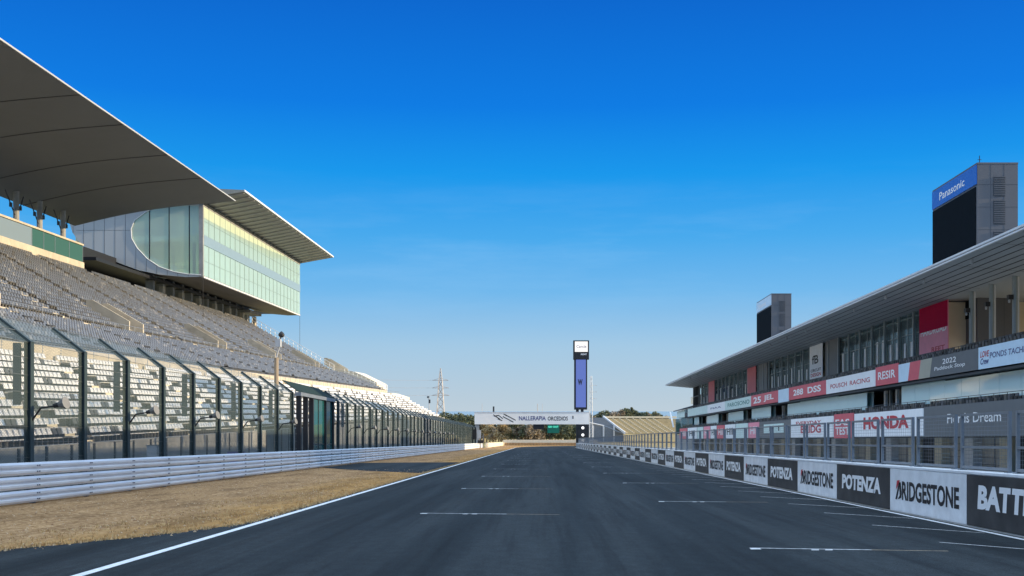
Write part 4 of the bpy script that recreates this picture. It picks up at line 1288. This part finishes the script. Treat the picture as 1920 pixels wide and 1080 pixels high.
def strip(p, q, w, m):
    (xa, za), (xb, zb) = p, q
    b.add([(xa, gy - .02, za), (xb, gy - .02, zb), (xb, gy - .02, zb + w), (xa, gy - .02, za + w)], [(0, 1, 2, 3)], m, S)
for p, q in (((-12.6, 8.7), (-10.8, 7.5)), ((-12.4, 8.3), (-11.0, 8.5)), ((-11.0, 8.4), (-10.0, 7.6)), ((-11.4, 7.6), (-10.2, 7.1)), ((-10.0, 8.2), (-7.2, 6.7)), ((-9.4, 8.7), (-6.6, 7.2)), ((-9.8, 8.9), (-9.0, 8.4))):
    strip(p, q, .26, 'letterblack')
b.build('emblem', bm_)
b = MB(); b.box(-17.5, -16.4, gy + .2, gy + 1.4, -.3, 6.25, 'greyconc', S); b.build('support_leg', gn)
b = MB(); b.box(9.6, 13.0, gy + .1, gy + 1.5, -.3, 6.25, 'black', S); leg = b.build('support_leg', gn)
for z in (1.9, 3.4, 5.3):
    b = MB(); b.tube((11.4, gy + .09, z), (11.4, gy - .1, z), .38, 'lampwhite', 12, S); b.build('signal_lamp', leg)
b = MB(); b.box(-1.9, 1.0, gy + .2, gy + .8, 4.9, 6.24, 'black', S); b.build('unlit_board', gn)
b = MB(); b.box(1.9, 5.1, gy + .2, gy + .8, 3.9, 6.24, 'greensign', S); gsn = b.build('green_sign', gn)
b = MB(); letters(b, 'GO OUT', 'greenlit', (2.1, gy + .17, 5.35), (1, 0, 0), (0, 0, 1), 2.8, .5, .03, 0, S); b.build('lettering', gsn)

dt = empty('display_tower', (11, gy + 4, -K * (gy + 4)), 'slim tower with a white lit head and tall purple screen above the gantry', 'display tower')
ty0 = gy + 3
b = MB(); b.box(8.95, 13.2, ty0, ty0 + 2.2, 23.9, 29.0, 'black', S); hd = b.build('head', dt)
b = MB(); b.box(9.35, 12.85, ty0 - .06, ty0, 25.9, 28.7, 'whitescreen', S); ws = b.build('white_screen', hd)
b = MB(); letters(b, 'Cancia', 'letterblue', (9.75, ty0 - .08, 27.0), (1, 0, 0), (0, 0, 1), 2.7, .75, .01, .1, S); b.build('lettering', ws)
b = MB(); letters(b, 'RIGHT', 'letterwhite', (11.0, ty0 - .03, 25.0), (1, 0, 0), (0, 0, 1), 1.6, .45, .03, 0, S); b.build('lettering', hd)
b = MB(); b.box(9.2, 12.7, ty0 + .2, ty0 + 2, 10.3, 23.9, 'black', S); sh = b.build('shaft', dt)
b = MB(); b.box(9.65, 12.35, ty0 + .12, ty0 + .2, 10.9, 23.8, 'purple', S); sc = b.build('purple_screen', sh)
b = MB(); letters(b, 'W', 'letterblack', (10.15, ty0 + .1, 16.9), (1, 0, 0), (0, 0, 1), 1.3, 1.6, .05, 0, S); b.build('emblem', sc)
for x in (9.7, 11.0):
    b = MB(); b.box(x, x + .75, ty0 + .5, ty0 + 1.5, -.3, 10.3, 'black', S); b.build('leg', dt)

def lattice(name, x, y, z0, z1, w0, w1, label, cat, m='pylon', n=9, r=.08):
    b = MB()
    P = lambda q, sx, sy: (x + sx * (w0 + (w1 - w0) * q), y + sy * (w0 + (w1 - w0) * q), z0 + (z1 - z0) * q)
    for sx in (-1, 1):
        for sy in (-1, 1): b.tube(P(0, sx, sy), P(1, sx, sy), r, m, 4)
    for i in range(n):
        qa, qb = i / n, (i + 1) / n
        for (a, c) in (((-1, -1), (1, -1)), ((1, -1), (1, 1)), ((1, 1), (-1, 1)), ((-1, 1), (-1, -1))):
            b.tube(P(qa, *a), P(qb, *c), r * .6, m, 3); b.tube(P(qa, *c), P(qb, *a), r * .6, m, 3); b.tube(P(qb, *a), P(qb, *c), r * .6, m, 3)
    return b
yy = 340
o = lattice('mast', 15.4, yy, gz(0, yy), 1.9 + 65 / 2100 * yy * 1.0, .55, .25, '', '', 'whitetrim', 14, .07)
for z in (5.5, 7.5, 9.5): o.box(14.9, 17.2, yy - .1, yy + .1, z, z + .15, 'whitetrim')
tag(o.build('lattice_mast', origin=(15.4, yy, gz(0, yy))), 'thin pale lattice mast close behind the purple screen tower', 'mast')

# ------------------------------------------------------------------ far end: walls, tyre wall, marshal post, far stand
b = MB()
b.box(-14.7, -14.2, 300, 430, -.3, 1.3, 'cream', S); b.box(-14.2, 22, 429.6, 430.1, -.3, 2.2, 'cream', S)
tag(b.build('barrier_wall', origin=(-14, 360, -K * 360)), 'sunlit cream wall turning across the far end of the track', 'wall')
b = MB()
for i in range(60):
    for j in range(3):
        b.tube((-13.4 + i * .58, 428.4, .02 + j * .36), (-13.4 + i * .58, 428.4, .34 + j * .36), .29, 'tyre', 8, S)
tag(b.build('tyre_wall', origin=(3, 428, -K * 428)), 'low brown tyre barrier in front of the far cream wall', 'tyre wall')
mp_ = empty('marshal_post', (-15.8, 272, -K * 272), 'dark marshal post with flag boards at the far end of the debris fence', 'marshal post')
for x, m in ((-16.4, 'black'), (-15.7, 'black'), (-14.6, 'galvdark'), (-13.9, 'galvdark')):
    b = MB(); b.box(x - .1, x + .1, 272, 272.3, -.2, 3.4 if m == 'galvdark' else 5.2, m, S); b.build('post', mp_)
b = MB(); b.box(-16.8, -15.5, 271.9, 272.5, 2.2, 4.6, 'black', S); b.build('signal_box', mp_)
b = MB(); b.box(-15.2, -13.8, 271.8, 272, 1.2, 2.0, 'black', S); b.build('flag_board', mp_)
b = MB(); b.box(-15.3, -14.4, 271.9, 272.4, 2.4, 4.4, 'cabinet', S); b.build('shelter', mp_)

fs = empty('far_stand', (40, 500, gz(0, 500)), 'small sunlit yellow stand of benches with pale stairs beyond the pit lane', 'grandstand')
def fpt(px, py, d): return ((px - 1013) / 2100 * d, d, 1.9 + (770 - py) / 2100 * d)
b = MB()
rows = 14
for i in range(rows):
    q0, q1 = i / rows, (i + 1) / rows
    x0 = 36.5 - 8.6 * q0; x1 = 60
    yb_ = 478 + 14 * q0; yt_ = 478 + 14 * q1
    z = -7.6 + 6.4 * q0
    b.box(x0, x1, yb_, 494, z - .5, z, 'yellowstand')
b.build('bench_rows', fs)
for k in range(8):
    b = MB(); xb = 37.0 + k * 2.95; xt = xb - 8.6
    for i in range(rows):
        q0 = i / rows; x = xb + (xt - xb) * q0
        b.box(x - .28, x + .28, 478 + 14 * q0 - .02, 478 + 14 * q0 + 1.0, -7.6 + 6.4 * q0 - .2, -7.6 + 6.4 * q0 + .22, 'stairs')
    b.build('stair_flight', fs)
b = MB(); b.box(27.6, 60, 492.5, 493.5, -1.3, -.6, 'stairs'); b.build('top_wall', fs)
b = MB()
b.add([(36.0, 477.5, -8.2), (36.3, 477.5, -8.2), (28, 492, -1.0), (27.4, 492, -1.0), (36.0, 477.5, -7.2), (36.3, 477.5, -7.2), (28, 492, -.3), (27.4, 492, -.3)],
      [(0, 1, 2, 3), (7, 6, 5, 4), (0, 4, 5, 1), (1, 5, 6, 2), (2, 6, 7, 3), (3, 7, 4, 0)], 'whitetrim')
b.build('side_wall', fs)
b = MB(); b.extrude([(35.9, -12.5), (35.9, -7.8), (27.5, -1.2), (21, -1.2), (21, -12.5)], 485, 490, 'galvdark'); b.build('under_structure', fs)
for x in (22.5, 27.0, 31.5):
    b = MB(); b.box(x, x + .7, 483.5, 484.2, -12.5, -4.5, 'whitetrim'); b.build('support_post', fs)
b = MB(); b.tube((21, 483.8, -3.2), (27.4, 483.8, -4.6), .3, 'whitetrim', 6); b.tube((27.4, 483.8, -4.6), (36, 480, -8.2), .2, 'galvdark', 6); b.build('roof_brace', fs)

# ------------------------------------------------------------------ pylon, masts
py_ = 900.0
px_ = (826 - 1013) / 2100 * py_
b = lattice('p', px_, py_, -28, 26, 4.6, 1.4, '', '', 'pylon', 9, .28)
pt = empty('power_pylon', (px_, py_, -28), 'tall steel lattice power pylon rising beyond the left fence', 'pylon')
b.build('lattice_body', pt)
b = lattice('p', px_, py_, 26, 36, 1.4, .2, '', '', 'pylon', 4, .2); b.build('lattice_top', pt)
for z, w in ((26.3, 6.5), (20.2, 6.8), (14.2, 7.2)):
    b = MB(); b.tube((px_ - w, py_, z), (px_ + w, py_, z), .22, 'pylon', 4); b.tube((px_ - w, py_, z), (px_, py_, z + 1.8), .16, 'pylon', 4); b.tube((px_ + w, py_, z), (px_, py_, z + 1.8), .16, 'pylon', 4); b.build('cross_arm', pt)
for z, w in ((26.3, -6.5), (20.2, -6.8), (14.2, -7.2)):
    b = MB(); A = Vector((px_ + w, py_, z)); Bp = Vector((px_ - 250, py_ - 60, z + 22))
    for i in range(16):
        f = lambda q: A.lerp(Bp, q) - Vector((0, 0, 26 * q * (1 - q)))
        b.tube(f(i / 16), f((i + 1) / 16), .09, 'pylon', 3)
    b.build('power_line', pt)
def mast(px, d, ytop, r, label, head=None, cat='mast'):
    X = (px - 1013) / 2100 * d; zt = 1.9 + (770 - ytop) / 2100 * d; z0 = gz(X, d)
    root = empty('floodlight_mast' if head else 'thin_mast', (X, d, z0), label, cat)
    b = MB(); b.tube((X, d, z0), (X, d, zt), r, 'pylon', 6, r2=r * .7); b.build('pole', root)
    if head:
        b = MB(); b.box(X - .9, X + .1, d - .3, d + .3, zt - .2, zt + .5, 'louvre'); b.box(X - .2, X + .6, d - .3, d + .3, zt - 2.6, zt - 1.0, 'louvre'); b.tube((X - .8, d, zt), (X, d, zt - 1.2), .1, 'pylon', 5); b.build('lamp_head', root)
    elif r > .3:
        b = MB(); b.box(X - .45, X + .45, d - .4, d + .4, zt - 4, zt, 'louvre'); b.build('mast_head', root)
mast(804.5, 500, 745, .2, 'grey floodlight mast left of the power pylon', True, 'floodlight mast')
mast(904, 620, 757, .16, 'thinnest grey mast above the left end of the gantry')
mast(925.5, 620, 762, .35, 'stout dark mast above the emblem on the gantry')
mast(1008, 640, 757, .28, 'tall grey mast above the middle of the gantry')
mast(1017, 640, 757, .12, 'faint thin mast just right of the middle gantry mast')

# ------------------------------------------------------------------ trees
def leaf_cloud(clumps, nleaf, size, m, seed):
    r = np.random.default_rng(seed)
    b = MB()
    for (cx, cy, cz, rad) in clumps:
        for _ in range(nleaf):
            d = r.normal(size=3); d /= np.linalg.norm(d)
            p = np.array([cx, cy, cz]) + d * rad * (r.random() ** .45) * np.array([1, 1, .8])
            u = r.normal(size=3); u /= np.linalg.norm(u)
            w = np.cross(u, r.normal(size=3)); w /= np.linalg.norm(w)
            s = size * (.6 + .8 * r.random())
            a, c = u * s, w * s * .6
            b.add([tuple(p - a), tuple(p + c * .9), tuple(p + a), tuple(p - c)], [(0, 1, 2, 3)], m)
    return b
def make_tree(h, wid, m, seed, label, group, conical=False):
    r = random.Random(seed)
    root = empty('tree', (0, 0, 0), label, 'tree', group)
    b = MB()
    b.tube((0, 0, -.4), (.1, 0, h * .45), .028 * h, 'bark', 7, r2=.017 * h)
    b.tube((.1, 0, h * .45), (0, .1, h * .85), .017 * h, 'bark', 6, r2=.006 * h)
    cl = []
    nc = 13
    for i in range(nc):
        q = (i + .5) / nc
        z = h * (.25 + .68 * q)
        wd = wid * (1.0 - q * .85 if conical else math.sin(math.pi * min(.95, .18 + q * .72)))
        a = r.random() * 6.28 + i * 2.4
        rr = wd * (.35 + .5 * r.random())
        x, y = rr * math.cos(a), rr * math.sin(a)
        cl.append((x, y, z, max(.5, wid * (.34 + .16 * r.random()) * (.75 if conical else 1))))
        b.tube((0, 0, z * .75), (x, y, z), .009 * h, 'bark', 4, r2=.004 * h)
    b.build('trunk', root)
    leaf_cloud(cl, 95, h * .045, m, seed).build('crown', root)
    return root
def grove(specs, protos):
    used_ = set()
    for (pi, x, y, sc, z) in specs:
        src = protos[pi]
        o = src if pi not in used_ else copy_tree(src, (x, y, z))
        used_.add(pi)
        o.location = (x, y, z); o.scale = (sc, sc, sc); o.rotation_euler = (0, 0, random.random() * 6)
rr = random.Random(3)
ridge = [make_tree(9, 3.4, 'leafdark', 11, 'dark evergreen tree in the row on the ridge above the yellow stand', 'evergreens on the far ridge'),
         make_tree(9.5, 2.6, 'leafdark', 12, 'dark evergreen tree in the row on the ridge above the yellow stand', 'evergreens on the far ridge', True),
         make_tree(8.5, 3.6, 'leafbrown', 13, 'brownish bushy tree in the row on the ridge above the yellow stand', 'brown trees on the far ridge')]
sp = []
for i in range(26):
    px = 1106 + i * 5.6; d = 690 + rr.random() * 50; X = (px - 1013) / 2100 * d
    peak = math.exp(-((px - 1180) / 55) ** 2)
    top_z = 1.9 + (770 - (781 - 11 * peak + rr.random() * 4)) / 2100 * d
    h = 9.0
    sp.append((rr.choice([0, 0, 1, 2, 2]), X, d, 1.0 + rr.random() * .25, top_z - h * 1.0))
grove(sp, ridge)
left = [make_tree(9, 3.6, 'leafdark', 21, 'dark green tree between the left fence and the gantry', 'dark trees left of the gantry'),
        make_tree(8, 3.0, 'leafolive', 22, 'olive tree between the left fence and the gantry', 'olive trees left of the gantry')]
sp = []
for i in range(24):
    px = 782 + i * 4.8; d = 470 + rr.random() * 60; X = (px - 1013) / 2100 * d
    top_z = 1.9 + (770 - (784 - 4 * math.exp(-((px - 862) / 30) ** 2) + rr.random() * 7)) / 2100 * d
    sp.append((rr.choice([0, 0, 1]), X, d, .95 + rr.random() * .3, top_z - 9))
grove(sp, left)
mid = [make_tree(8, 3.2, 'leafdark', 31, 'dark green tree behind the cream wall seen under the gantry', 'dark trees under the gantry'),
       make_tree(7.5, 3.2, 'leafolive', 32, 'olive tree behind the cream wall seen under the gantry', 'olive trees under the gantry'),
       make_tree(7, 3.4, 'leafbrown', 33, 'brown tree behind the cream wall seen under the gantry', 'brown trees under the gantry'),
       make_tree(7.5, 3.8, 'leaforange', 34, 'orange autumn tree behind the wall under the left end of the gantry', 'orange autumn trees')]
sp = []
for i in range(34):
    px = 896 + i * 5.6; d = 445 + rr.random() * 45; X = (px - 1013) / 2100 * d
    kind = 3 if px < 962 and rr.random() < .35 else rr.choice([0, 0, 1, 2])
    sp.append((kind, X, d, .9 + rr.random() * .3, gz(X, d) + rr.random() * .5))
grove(sp, mid)

for src in list(bpy.data.objects):
    if src.type == 'EMPTY' and src.get('label') == '':
        src['label'] = src.name
